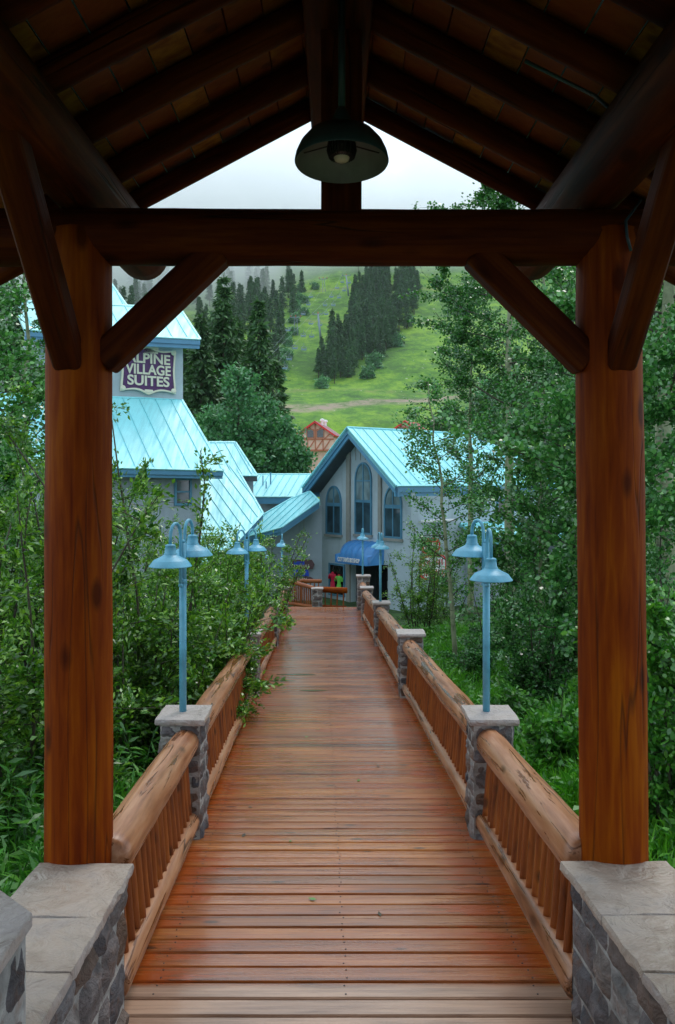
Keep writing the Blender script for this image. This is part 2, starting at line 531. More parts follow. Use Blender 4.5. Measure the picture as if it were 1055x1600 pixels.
def mk_bark(name, a, b, zs=2.0):
    t = NT(name)
    n = t.noise(t.coord((4, 4, zs)), 1.5, 5, 0.65, 0.5)
    n2 = t.noise(t.coord((1, 1, 12)), 1.2, 3, 0.6)
    c = t.ramp(n, [(0.35, a), (0.6, b)])
    c = t.mix(t.ramp(n2, [(0.6, 0.0), (0.66, 0.7)]), c, tuple(x * 0.3 for x in a))
    t.color(c); t.rough(0.8); t.bump(n, 0.5, 0.02)
    return t.m
M['bark'] = mk_bark('brown_bark', (0.03, 0.026, 0.018), (0.085, 0.075, 0.05))
M['aspen_bark'] = mk_bark('aspen_bark', (0.16, 0.18, 0.10), (0.33, 0.36, 0.22))
M['dead_bark'] = mk_bark('bleached_trunk', (0.30, 0.26, 0.20), (0.5, 0.45, 0.36))

def mk_ground():
    t = NT('meadow_and_soil')
    pos = t.node('ShaderNodeNewGeometry').outputs['Position']
    sep = t.node('ShaderNodeSeparateXYZ'); t.link(pos, sep.inputs[0])
    def mp(sc):
        q = t.node('ShaderNodeMapping'); q.inputs['Scale'].default_value = sc
        t.link(pos, q.inputs['Vector']); return q.outputs['Vector']
    n1 = t.noise(mp((0.02, 0.02, 0.02)), 1.0, 6, 0.6, 0.4)
    n2 = t.noise(mp((0.16, 0.10, 0.16)), 1.0, 8, 0.78, 0.3)
    n3 = t.noise(mp((1.2, 0.8, 1.2)), 1.0, 3, 0.7)
    f = t.math('ADD', t.math('MULTIPLY', n1, 0.4), t.math('MULTIPLY', n2, 0.6))
    g = t.ramp(f, [(0.40, (0.025, 0.095, 0.005)), (0.5, (0.075, 0.195, 0.008)), (0.58, (0.17, 0.31, 0.014))])
    g = t.mix(t.ramp(n3, [(0.55, 0.0), (0.75, 0.45)]), g, (0.05, 0.12, 0.015))
    sc_ = t.noise(mp((0.07, 0.05, 0.07)), 1.0, 7, 0.75)
    g = t.mix(t.ramp(sc_, [(0.54, 0.0), (0.60, 0.55)]), g, (0.035, 0.10, 0.012))
    # the dirt track cut across the foot of the slope and bare patches above it
    yw = t.math('ADD', sep.outputs[1], t.math('MULTIPLY', t.math('SUBTRACT', n1, 0.5), 46.0))
    trk = t.math('ABSOLUTE', t.math('SUBTRACT', t.math('SUBTRACT', yw, t.math('MULTIPLY', sep.outputs[0], 0.55)), 282.0))
    tm = t.ramp(t.math('DIVIDE', trk, 40.0), [(0.10, 1.0), (0.26, 0.0)])
    tm = t.math('MULTIPLY', tm, t.ramp(n2, [(0.42, 0.25), (0.55, 1.0)]))
    xlim = t.node('ShaderNodeMapRange'); xlim.inputs['From Min'].default_value = 75; xlim.inputs['From Max'].default_value = 35
    t.link(sep.outputs[0], xlim.inputs['Value'])
    tm = t.math('MULTIPLY', tm, xlim.outputs[0])
    g = t.mix(tm, g, (0.30, 0.22, 0.17))
    for yy, wd, st in ((462.0, 5.0, 0.5), (548.0, 6.0, 0.55), (324.0, 5.0, 0.5)):
        b = t.math('ABSOLUTE', t.math('SUBTRACT', yw, yy))
        bm_ = t.math('MULTIPLY', t.ramp(t.math('DIVIDE', b, wd * 4), [(0.1, 1.0), (0.3, 0.0)]), st)
        bm_ = t.math('MULTIPLY', bm_, t.ramp(n2, [(0.45, 0.0), (0.6, 1.0)]))
        g = t.mix(bm_, g, (0.16, 0.10, 0.08))
    wh = t.noise(mp((0.55, 0.4, 0.5)), 1.0, 2, 0.5)
    g = t.mix(t.ramp(wh, [(0.72, 0.0), (0.76, 0.7)]), g, (0.5, 0.5, 0.45))
    near = t.node('ShaderNodeMapRange'); near.inputs['From Min'].default_value = 60; near.inputs['From Max'].default_value = 45
    t.link(sep.outputs[1], near.inputs['Value'])
    soil = t.ramp(t.noise(mp((1.5, 1.5, 1.5)), 1.0, 5, 0.6), [(0.4, (0.018, 0.04, 0.010)), (0.6, (0.045, 0.11, 0.016))])
    g = t.mix(near.outputs[0], g, soil)
    t.color(g); t.rough(0.95)
    t.bump(t.math('ADD', n2, t.math('MULTIPLY', n3, 0.5)), 0.6, 0.5)
    return t.m
M['ground'] = mk_ground()
M['paving'] = mk_plain('plaza_paving', (0.22, 0.17, 0.15), 0.6, 0, 0.2, 1.5)

# ------------------------------------------------------------------ terrain
PROF = [(-60, -0.4), (0, -0.9), (8, -1.15), (14, -1.6), (22, -1.95), (34, -3.7), (60, -3.4), (150, -2.0), (205, 1.0), (228, 9.0), (250, 19.5), (330, 41), (400, 66), (470, 94), (620, 163), (760, 214), (900, 200), (1100, 150)]
def terrain(x, y):
    for (a, za), (b, zb) in zip(PROF, PROF[1:]):
        if y <= b:
            k = (y - a) / (b - a)
            z = za + (zb - za) * k
            break
    else:
        z = PROF[-1][1]
    if y > 200:
        f = min(1, (y - 200) / 150)
        z += f * (5.0 * mnoise.noise(Vector((x * 0.011, y * 0.011, 3.1))) + 1.6 * mnoise.noise(Vector((x * 0.04, y * 0.03, 8.0))))
        z += f * 0.02 * max(0, x - 40)
    elif y < 26:
        z += 0.12 * mnoise.noise(Vector((x * 0.5, y * 0.5, 1.0)))
    if -60 < y < 4:
        pass
    return z
def hit_ground(px, py, y0=205.0):
    d = ray(px, py)
    t = y0
    while t < 1050:
        p = O + d * t
        if p.z < terrain(p.x, p.y): break
        t += 2.0
    return O + d * t
def build_ground():
    ys = [-60, -30, -10, -4] + list(np.arange(0, 40, 1.0)) + list(np.arange(40, 200, 8.0)) + list(np.arange(200, 680, 4.0)) + list(np.arange(680, 1101, 30.0))
    xs_n = 90
    vs, fs = [], []
    for y in ys:
        half = 60 + max(0, y) * 0.75
        for i in range(xs_n + 1):
            u = i / xs_n * 2 - 1
            x = half * (0.35 * u + 0.65 * u ** 3)
            vs.append((x, y, terrain(x, y)))
    w = xs_n + 1
    for j in range(len(ys) - 1):
        for i in range(xs_n):
            fs.append((j * w + i, j * w + i + 1, (j + 1) * w + i + 1, (j + 1) * w + i))
    mb = MB(); mb.v = vs; mb.f = fs
    o = mb.build('ground', M['ground'], None, True)
    tag(o, 'green ski slope rising behind the village and the lush ground under the bridge', 'ground', kind='structure')
build_ground()

# ------------------------------------------------------------------ logs
def log(name, a, b, r0, r1, mat, parent, n=22, seed=0, lump=0.05, step=0.12):
    """one log as its own mesh, grain along local Z"""
    a, b = Vector(a), Vector(b)
    d = b - a
    L = d.length
    k = max(3, int(L / step))
    vs, fs = [], []
    rr = random.Random(seed)
    so = rr.uniform(0, 100)
    for i in range(k + 1):
        z = L * i / k
        r = r0 + (r1 - r0) * i / k
        e = 1.0
        for j in range(n):
            an = 2 * math.pi * j / n
            q = mnoise.noise(Vector((math.cos(an) * 0.9 + so, math.sin(an) * 0.9, z * 1.1)))
            q2 = mnoise.noise(Vector((math.cos(an) * 2.5 + so, math.sin(an) * 2.5 + 9, z * 4.0)))
            rad = r * e * (1 + lump * q + lump * 0.35 * q2)
            vs.append((rad * math.cos(an), rad * math.sin(an), z))
    for i in range(k):
        for j in range(n):
            j2 = (j + 1) % n
            fs.append((i * n + j, i * n + j2, (i + 1) * n + j2, (i + 1) * n + j))
    # slightly rounded ends
    for base, zz, sgn in ((0, 0, -1), (k * n, L, 1)):
        rim = [base + j for j in range(n)]
        r = r0 if base == 0 else r1
        st = len(vs)
        for j in range(n):
            an = 2 * math.pi * j / n
            vs.append((r * 0.86 * math.cos(an), r * 0.86 * math.sin(an), zz + sgn * 0.012))
        for j in range(n):
            j2 = (j + 1) % n
            fs.append((rim[j], rim[j2], st + j2, st + j))
        fs.append(tuple(range(st, st + n)))
    me = bpy.data.meshes.new(name)
    me.from_pydata(vs, [], fs)
    bm = bmesh.new(); bm.from_mesh(me); bmesh.ops.recalc_face_normals(bm, faces=bm.faces); bm.to_mesh(me); bm.free()
    me.polygons.foreach_set('use_smooth', [True] * len(me.polygons))
    me.materials.append(mat)
    o = bpy.data.objects.new(name, me)
    o.rotation_mode = 'QUATERNION'
    o.rotation_quaternion = d.to_track_quat('Z', 'Y')
    o.location = a
    put(o, parent)
    return o
def timber(name, a, b, w, h, mat, parent, bevel=0.015):
    """squared timber, grain along local Z"""
    a, b = Vector(a), Vector(b)
    d = b - a
    L = d.length
    k = max(2, int(L / 0.25))
    vs, fs = [], []
    sd = rnd.uniform(0, 50)
    for i in range(k + 1):
        z = L * i / k
        for sx, sy in ((-1, -1), (1, -1), (1, 1), (-1, 1)):
            j = 0.004 * mnoise.noise(Vector((sx + sd, sy, z * 3)))
            vs.append((sx * (w / 2 + j), sy * (h / 2 + j), z))
    for i in range(k):
        for j in range(4):
            j2 = (j + 1) % 4
            fs.append((i * 4 + j, i * 4 + j2, (i + 1) * 4 + j2, (i + 1) * 4 + j))
    fs.append((3, 2, 1, 0)); fs.append(tuple(k * 4 + j for j in range(4)))
    me = bpy.data.meshes.new(name)
    me.from_pydata(vs, [], fs); me.materials.append(mat)
    o = bpy.data.objects.new(name, me)
    o.rotation_mode = 'QUATERNION'
    o.rotation_quaternion = d.to_track_quat('Z', 'Y')
    o.location = a
    put(o, parent)
    m = o.modifiers.new('bevel', 'BEVEL'); m.width = bevel; m.segments = 3
    return o

# ------------------------------------------------------------------ the log pavilion the picture is taken from
def pavilion():
    P = thing('log_pavilion', 'dark log pavilion on thick orange posts over the near end of the footbridge', 'pavilion', (0, 0, 0.5))
    PX = {-1: -1.17, 1: 1.19}
    for yt in (3.95, -1.6, -6.6, -11.6):  # pavilion lengthened unseen behind the camera, to keep posts and ceiling in shade
        for s in (-1, 1):
            bx = -1.23 if s < 0 else 1.325
            tx = -1.225 if s < 0 else 1.285
            zb = terrain(bx, yt) - 0.2 if yt > 3 else -0.5
            log('post', (bx, yt, zb), (tx, yt, 3.42), 0.162, 0.152, M['post'], P, seed=s + 3, lump=0.035)
        # tie beam
        log('tie_beam', (-1.86, yt, 3.408), (1.90, yt, 3.402), 0.136, 0.128, M['beam'], P, seed=int(yt * 7) + 20, lump=0.05)
        log('king_post', (0.018, yt, 3.50), (0.018, yt, 4.36), 0.098, 0.095, M['beam'], P, seed=33, lump=0.03) if False else timber('king_post', (0.018, yt, 3.50), (0.018, yt, 4.40), 0.19, 0.17, M['beam'], P)
        for s in (-1, 1):
            if s < 0:
                a, b = W(160, 566, 3.93), W(343, 392, 3.93)
            else:
                a, b = W(918, 568, 3.93), W(742, 396, 3.93)
            a.y = b.y = yt - 0.02
            timber('brace', a, b, 0.14, 0.146, M['beam'], P, 0.02)
    for s in (-1, 1):
        x0 = -1.235 if s < 0 else 1.30
        # braces running back from the posts up to the eaves logs
        a = Vector((x0 + 0.005 * s, 3.86, 2.79)); b = Vector((x0 + 0.005 * s, 3.0, 3.66))
        timber('brace', a, b, 0.135, 0.135, M['beam'], P, 0.03)
        a = Vector((x0, -1.5, 2.75)); b = Vector((x0, -0.6, 3.62))
        timber('brace', a, b, 0.155, 0.15, M['beam'], P, 0.03)
        log('plate_log', (s * 1.20, -12.2, 3.675), (s * 1.235, 5.32, 3.685), 0.175, 0.155, M['beam'], P, seed=40 + s, lump=0.04)
    timber('ridge_beam', (0.0, -12.4, 4.46), (0.0, 5.02, 4.46), 0.312, 0.216, M['beam'], P)
    # log rafters
    ty = [4.95, 4.46, 3.93] + [3.42 - 0.5 * i for i in range(31)]
    for i, y in enumerate(ty):
        r = 0.062 if i == 0 else 0.070
        for s in (-1, 1):
            sl = 0.53
            zc = 4.43 + 0.083 * 2.12 - r * 0.95
            a = Vector((s * 0.10, y, zc - 0.10 * sl)); b = Vector((s * 2.05, y, zc - 2.05 * sl))
            log('rafter', a, b, r, r * 0.95, M['beam'], P, n=14, seed=60 + i * 2 + s, lump=0.05, step=0.25)
    # roof boards, laid along the roof and seen from below
    for s in (-1, 1):
        mb = MB()
        w = 0.188
        n = 12
        nrm = Vector((s * 0.4685, 0, 0.8835))
        down = Vector((s * 0.8835, 0, -0.4685))
        for k in range(n):
            c0 = Vector((0, 0, 4.43 + 0.083 * 2.12 + 0.012)) + down * (0.02 + k * w)
            j = rnd.uniform(-0.003, 0.003)
            p = [c0 + nrm * j, c0 + down * (w - 0.008) + nrm * j]
            y0, y1 = -12.5, 5.06
            q = [Vector((p[0].x, y0, p[0].z)), Vector((p[1].x, y0, p[1].z)), Vector((p[1].x, y1, p[1].z)), Vector((p[0].x, y1, p[0].z))]
            mb.prism(q, nrm * 0.035)
        mb.build('roof_boards', M['ceiling'], P)
        mb = MB()
        c0 = Vector((0, 0, 4.43 + 0.083 * 2.12 + 0.06))
        q = [Vector((0, -12.55, c0.z)), Vector((0, 5.1, c0.z)), Vector((0, 5.1, 0)), Vector((0, -12.55, 0))]
        e = c0 + down * 2.36
        q[2] = Vector((e.x, 5.1, e.z)); q[3] = Vector((e.x, -12.55, e.z))
        mb.prism(q, nrm * 0.05)
        mb.build('roof_sheet', M['roof'], P)
    # conduit clipped to a rafter and post on the right
    mb = MB()
    pts = [W(820, 95, 3.36), W(930, 150, 3.36), W(965, 180, 3.4)]
    mb.tube(pts, 0.008, 6)
    mb.build('conduit', M['lamp_dark'], P, True)
    mb = MB()
    mb.tube([W(1002, 312, 3.86), W(978, 345, 3.8), W(980, 370, 3.79), W(986, 392, 3.79)], 0.007, 6)
    mb.build('conduit', M['lamp_dark'], P, True)
pavilion()

def pendant():
    c = Vector((0.018, 3.58, 3.62))
    T = thing('pendant_lamp', 'dark dome pendant lamp hanging from the pavilion ridge in front of the king post', 'lamp', c)
    rx = Matrix.Rotation(R(-5), 3, 'X')
    def L(prof, name, mat, n=40):
        mb = MB(); mb.lathe(c, prof, n, rx); return mb.build(name, mat, T, True)
    outer = [(0.200, 0.0), (0.203, 0.006), (0.196, 0.04), (0.178, 0.08), (0.145, 0.12), (0.10, 0.143), (0.05, 0.152), (0.045, 0.155)]
    sh = L(outer, 'shade', M['lamp_dark'])
    L([(0.199, 0.0), (0.192, 0.04), (0.174, 0.077), (0.142, 0.115), (0.098, 0.137), (0.02, 0.147), (0.001, 0.147)], 'reflector', M['reflector'])
    L([(0.05, 0.150), (0.046, 0.19), (0.034, 0.215), (0.026, 0.235), (0.016, 0.25), (0.001, 0.25)], 'neck', M['lamp_dark'], 24)
    mb = MB(); mb.tube([c + Vector((0, 0.02, 0.235)), Vector((c.x, c.y + 0.02, 4.36))], 0.0165, 12); mb.build('rod', M['lamp_dark'], T, True)
    # finned bulb
    mb = MB()
    mb.lathe(c, [(0.001, 0.125), (0.045, 0.125), (0.058, 0.06), (0.050, 0.03), (0.032, 0.022)], 32, rx)
    for k in range(28):
        an = 2 * math.pi * k / 28
        Mz = Matrix.Rotation(an, 3, 'Z')
        vs = [Vector((0.045, -0.002, 0.12)), Vector((0.060, -0.002, 0.09)), Vector((0.066, -0.002, 0.055)), Vector((0.056, -0.002, 0.024)), Vector((0.036, -0.002, 0.02))]
        mb.prism([c + rx @ (Mz @ v) for v in vs], rx @ (Mz @ Vector((0, 0.004, 0))))
    b = mb.build('bulb_housing', M['black'], T)
    mb = MB(); mb.lathe(c, [(0.034, 0.024), (0.030, 0.012), (0.018, 0.006), (0.001, 0.004)], 24, rx); mb.build('bulb', M['bulb'], T, True)
    mb = MB()
    for a in (0.3, math.pi - 0.3):
        mb.tube([c + rx @ Vector((0.05 * math.cos(a), 0.05 * math.sin(a), 0.085)), c + rx @ Vector((0.172 * math.cos(a), 0.172 * math.sin(a), 0.07))], 0.003, 6)
    mb.build('bracket', M['black'], T)
pendant()

# ------------------------------------------------------------------ stonework
def stones_on(mb, o, u, v, n, Wd, Ht, sz, rg, prow=(0.004, 0.016), ragged=False):
    """irregular courses of rounded stones on the rectangle o + a*u + b*v, facing n"""
    y = 0.0
    while y < Ht - 0.02:
        h = rg.uniform(sz * 0.65, sz * 1.35)
        if y + h > Ht - sz * 0.4: h = Ht - y
        x = -rg.uniform(0, sz * 0.3) if Wd > sz * 2 else 0
        x = max(0, x)
        while x < Wd - 0.015:
            w = rg.uniform(sz * 0.8, sz * 2.0)
            if x + w > Wd - sz * 0.5: w = Wd - x
            g = 0.009
            p = rg.uniform(*prow)
            K = 6
            sd = rg.uniform(0, 99)
            tx, ty = rg.uniform(-0.012, 0.012), rg.uniform(-0.012, 0.012)
            vs = []
            for j in range(K + 1):
                for i in range(K + 1):
                    a, b = i / K, j / K
                    ea = min(a, 1 - a, 0.25) * 4; eb = min(b, 1 - b, 0.25) * 4
                    edge = (min(ea, 1) * min(eb, 1)) ** 0.45 if ea > 0 and eb > 0 else 0
                    xx = x + g + (w - 2 * g) * a
                    yy = y + g + (h - 2 * g) * b
                    # wobble outline
                    wob = 0.011 * mnoise.noise(Vector((xx * 9 + sd, yy * 9, 0)))
                    wob2 = 0.011 * mnoise.noise(Vector((xx * 9, yy * 9 + sd, 5)))
                    inr = 1.0
                    cr = 0.012 if (i in (0, K) and j in (0, K)) else 0
                    if i == 0: xx += cr
                    if i == K: xx -= cr
                    d = edge * (p + tx * (a - 0.5) * 2 + ty * (b - 0.5) * 2 + 0.018 * mnoise.noise(Vector((xx * 16 + sd, yy * 16, 2))) + 0.011 * mnoise.noise(Vector((xx * 40 + sd, yy * 40, 2)))) - 0.006 * (1 - edge)
                    kx = wob if 0 < i < K else wob * 0.4
                    ky = wob2 if 0 < j < K else wob2 * 0.4
                    vs.append(o + u * (xx + kx) + v * (yy + ky) + n * d)
            fs = [(j * (K + 1) + i, j * (K + 1) + i + 1, (j + 1) * (K + 1) + i + 1, (j + 1) * (K + 1) + i) for j in range(K) for i in range(K)]
            mb.add(vs, fs)
            x += w
        y += h

def slab_mesh(corners, th, rg, sub=7, rough=0.006):
    """coping slab with broken edges from 4 top corners (counter-clockwise)"""
    a, b, c, d = [Vector(q) for q in corners]
    mb = MB()
    sd = rg.uniform(0, 99)
    vs = []
    K = sub
    for j in range(K + 1):
        for i in range(K + 1):
            s, t = i / K, j / K
            p = (a * (1 - s) + b * s) * (1 - t) + (d * (1 - s) + c * s) * t
            edge = i in (0, K) or j in (0, K)
            p = p + Vector((mnoise.noise(p * 9 + Vector((sd, 0, 0))), mnoise.noise(p * 9 + Vector((0, sd, 0))), 0)) * (rough * (1.4 if edge else 0.2))
            p.z += mnoise.noise(p * 5 + Vector((0, 0, sd))) * rough * 0.5 - (0.004 if edge else 0)
            vs.append(p)
    n0 = len(vs)
    ring = [i for i in range(K + 1)] + [j * (K + 1) + K for j in range(1, K + 1)] + [K * (K + 1) + i for i in range(K - 1, -1, -1)] + [j * (K + 1) for j in range(K - 1, 0, -1)]
    fs = [(j * (K + 1) + i, j * (K + 1) + i + 1, (j + 1) * (K + 1) + i + 1, (j + 1) * (K + 1) + i) for j in range(K) for i in range(K)]
    cen = (a + b + c + d) / 4
    prev = ring
    for lv, (dz, out) in enumerate(((0.35, 0.006), (0.75, 0.002), (1.0, -0.006))):
        cur = []
        for q in ring:
            p = vs[q].copy()
            o = (p - cen); o.z = 0
            o.normalize()
            jit = mnoise.noise(p * 22 + Vector((sd, lv * 3, 0))) * rough * 1.3
            p = p + o * (out + jit)
            p.z -= th * dz + (jit * 0.5 if lv < 2 else 0)
            cur.append(len(vs)); vs.append(p)
        for i in range(len(ring)):
            k = (i + 1) % len(ring)
            fs.append((prev[i], cur[i], cur[k], prev[k]))
        prev = cur
    fs.append(tuple(prev))
    mb.add(vs, fs)
    return mb

def pier(cx, cy, z0, ztop, w, d, label, seed, group='stone piers along the footbridge', thick=0.045):
    rg = random.Random(seed)
    T = thing('stone_pier', label, 'stone pier', (cx, cy, z0), group)
    bw, bd = w - 0.055, d - 0.055
    h = ztop - thick - z0
    core = MB(); core.box((cx, cy, z0 + h / 2), (bw - 0.02, bd - 0.02, h)); core.build('mortar_core', M['mortar'], T)
    mb = MB()
    X, Yv, Z = Vector((1, 0, 0)), Vector((0, 1, 0)), Vector((0, 0, 1))
    o = Vector((cx - bw / 2, cy - bd / 2, z0))
    stones_on(mb, o + Yv * 0.008, X, Z, -Yv, bw, h, 0.15, rg)
    stones_on(mb, o + Yv * (bd - 0.008), X, Z, Yv, bw, h, 0.15, rg)
    stones_on(mb, o + X * 0.008, Yv, Z, -X, bd, h, 0.15, rg)
    stones_on(mb, o + X * (bw - 0.008), Yv, Z, X, bd, h, 0.15, rg)
    mb.build('stonework', M['stone'], T, True)
    x0, x1, y0, y1 = cx - w / 2, cx + w / 2, cy - d / 2, cy + d / 2
    sm = slab_mesh([(x0, y0, ztop), (x1, y0, ztop), (x1, y1, ztop), (x0, y1, ztop)], thick, rg)
    sm.build('cap_slab', M['slab'], T, True)
    return T

CAPW, CAPD = 0.37, 0.42
PY = [6.41, 12.0, 17.7, 23.2]
def pierx(s, Y):
    return cxl(Y) + s * (0.99 + CAPW / 2)
WORDS = ['nearest', 'second', 'third', 'fourth']
for i, Y in enumerate(PY):
    for s in (-1, 1):
        side = 'left' if s < 0 else 'right'
        lampy = (s < 0 and i in (0, 1, 3)) or (s > 0 and i in (0, 2))
        lab = ('%s stone pier on the %s side%s' % (WORDS[i], side, ', a blue lamp post on its slab' if lampy else ', its slab bare'))
        zz = deck_z(Y)
        zt = zz + 0.925
        pier(pierx(s, Y), Y, zz - 0.9, zt, CAPW + (0.03 if i == 1 else 0), CAPD, lab, 100 + i * 2 + (s > 0))
pier(pierx(1, 25.4) + 0.02, 25.5, -2.6, EYE - (899.5 - 750) / 1300 * 25.3, 0.44, 0.42, 'farthest right stone pier of the footbridge, a thin lamp post on its slab', 131)
pier((496 - CX) / FPX * 26.6, 26.6, -3.4, EYE - (918 - 750) / 1300 * 26.6, 0.38, 0.38, 'low stone pier beyond the far edge of the deck, between two log railings', 132)
pier((380 - CX) / FPX * 27.5, 27.5, -3.4, EYE - (921 - 750) / 1300 * 27.5, 0.42, 0.4, 'dark stone pier half hidden in the willows left of the far end of the deck', 133)

def low_wall(s):
    rg = random.Random(200 + s)
    T = thing('stone_wall', ('low rubble wall with pale slab coping under the left log post' if s < 0 else 'low rubble wall with grey slab coping under the right log post'), 'stone wall', (s * 1.15, 2.5, -0.1))
    t = 0.77
    def zt(Y): return t + deck_z(Y)
    def xi(Y): return cxl(Y) + s * 0.985
    def xo(Y): return cxl(Y) + s * (1.42 if s < 0 else 1.47)
    Yf, Yn = 3.83, -12.0
    th = 0.05
    mb = MB()
    q = []
    for Y in (Yf - 0.03, Yn):
        q += [Vector((xi(Y) + s * 0.04, Y, zt(Y) - th)), Vector((xo(Y) - s * 0.03, Y, zt(Y) - th)), Vector((xo(Y) - s * 0.03, Y, -0.9)), Vector((xi(Y) + s * 0.04, Y, -0.9))]
    mb.add(q, [(0, 1, 2, 3), (7, 6, 5, 4), (0, 4, 5, 1), (1, 5, 6, 2), (2, 6, 7, 3), (3, 7, 4, 0)])
    mb.build('mortar_core', M['mortar'], T)
    mb = MB()
    o = Vector((xi(Yf) + s * 0.034, Yf - 0.02, zt(Yf) - th - 1.25))
    e = Vector((xi(Yn) + s * 0.034, Yn, zt(Yn) - th - 1.25))
    u = (e - o); L = u.length; u.normalize()
    stones_on(mb, o, u, Vector((0, 0, 1)), Vector((-s, 0, 0)), L, 1.25, 0.17, rg, (0.008, 0.026))
    ox = Vector((xi(Yf) + s * 0.03, Yf - 0.02, zt(Yf) - th - 1.25))
    stones_on(mb, ox, Vector((s, 0, 0)), Vector((0, 0, 1)), Vector((0, 1, 0)), 0.36, 1.25, 0.17, rg, (0.01, 0.03))
    mb.build('stonework', M['stone'], T, True)
    # coping slabs
    ys = [Yf, 3.28, 2.86, 2.2, 1.5, 0.9, 0.3, -1.5, -3.5, -6.0, -9.0, Yn] if s < 0 else [Yf + 0.02, 3.30, 2.86, 2.25, 1.6, 1.0, 0.3, -1.5, -3.5, -6.0, -9.0, Yn]
    for a, b in zip(ys, ys[1:]):
        a2, b2 = a - 0.007, b + 0.007
        cs = [(xi(a2), a2, zt(a2)), (xo(a2), a2, zt(a2)), (xo(b2), b2, zt(b2)), (xi(b2), b2, zt(b2))]
        slab_mesh(cs, th, rg, 12, 0.008).build('coping_slab', M['slab'], T, True)
    mb = MB()
    q = [Vector((xi(Y) + s * 0.012, Y, zt(Y) - 0.012)) for Y in (Yf - 0.02, Yn)] + [Vector((xo(Y) - s * 0.012, Y, zt(Y) - 0.012)) for Y in (Yn, Yf - 0.02)]
    mb.prism(q, (0, 0, -0.03)); mb.build('joint_mortar', M['mortar'], T)
    # collar of mortar round the post foot
for s in (-1, 1): low_wall(s)

def near_pier(s):
    rg = random.Random(300 + s)
    if s < 0:
        T = thing('stone_pier', 'tall slab topped stone pier cut off by the lower left corner of the picture', 'stone pier', (-1.2, 2.1, 0), 'stone piers along the footbridge')
        zt = 0.973
        c = [Vector((-0.905, 2.47, zt)), Vector((-1.09, 2.64, zt)), Vector((-1.30, 2.40, zt)), Vector((-1.30, 1.75, zt)), Vector((-0.90, 1.75, zt))]
    else:
        T = thing('stone_pier', 'slab topped stone pier just showing at the right edge above the low wall', 'stone pier', (1.25, 2.2, 0), 'stone piers along the footbridge')
        zt = 0.885
        c = [Vector((1.045, 2.56, zt)), Vector((1.045, 1.8, zt)), Vector((1.40, 1.8, zt)), Vector((1.40, 2.46, zt)), Vector((1.22, 2.66, zt))]
    mb = MB()
    mb.prism(c, (0, 0, -0.045))
    mb.build('cap_slab', M['slab'], T, False, None, 0.006)
    cen = sum(c, Vector()) / len(c)
    q = [cen + (p - cen) * 0.93 - Vector((0, 0, 0.045)) for p in c]
    mb = MB(); mb.prism(q, (0, 0, -1.5)); mb.build('mortar_core', M['mortar'], T)
    mb = MB()
    n = len(q)
    for i in range(n):
        a, b = q[i], q[(i + 1) % n]
        u = b - a; L = u.length; u.normalize()
        nn = Vector((u.y, -u.x, 0))
        if nn.dot((a + b) / 2 - cen) < 0: nn = -nn
        stones_on(mb, a - Vector((0, 0, 1.4)), u, Vector((0, 0, 1)), nn, L, 1.4, 0.2, rg, (0.004, 0.016))
    mb.build('stonework', M['stone'], T, True)
for s in (-1, 1): near_pier(s)

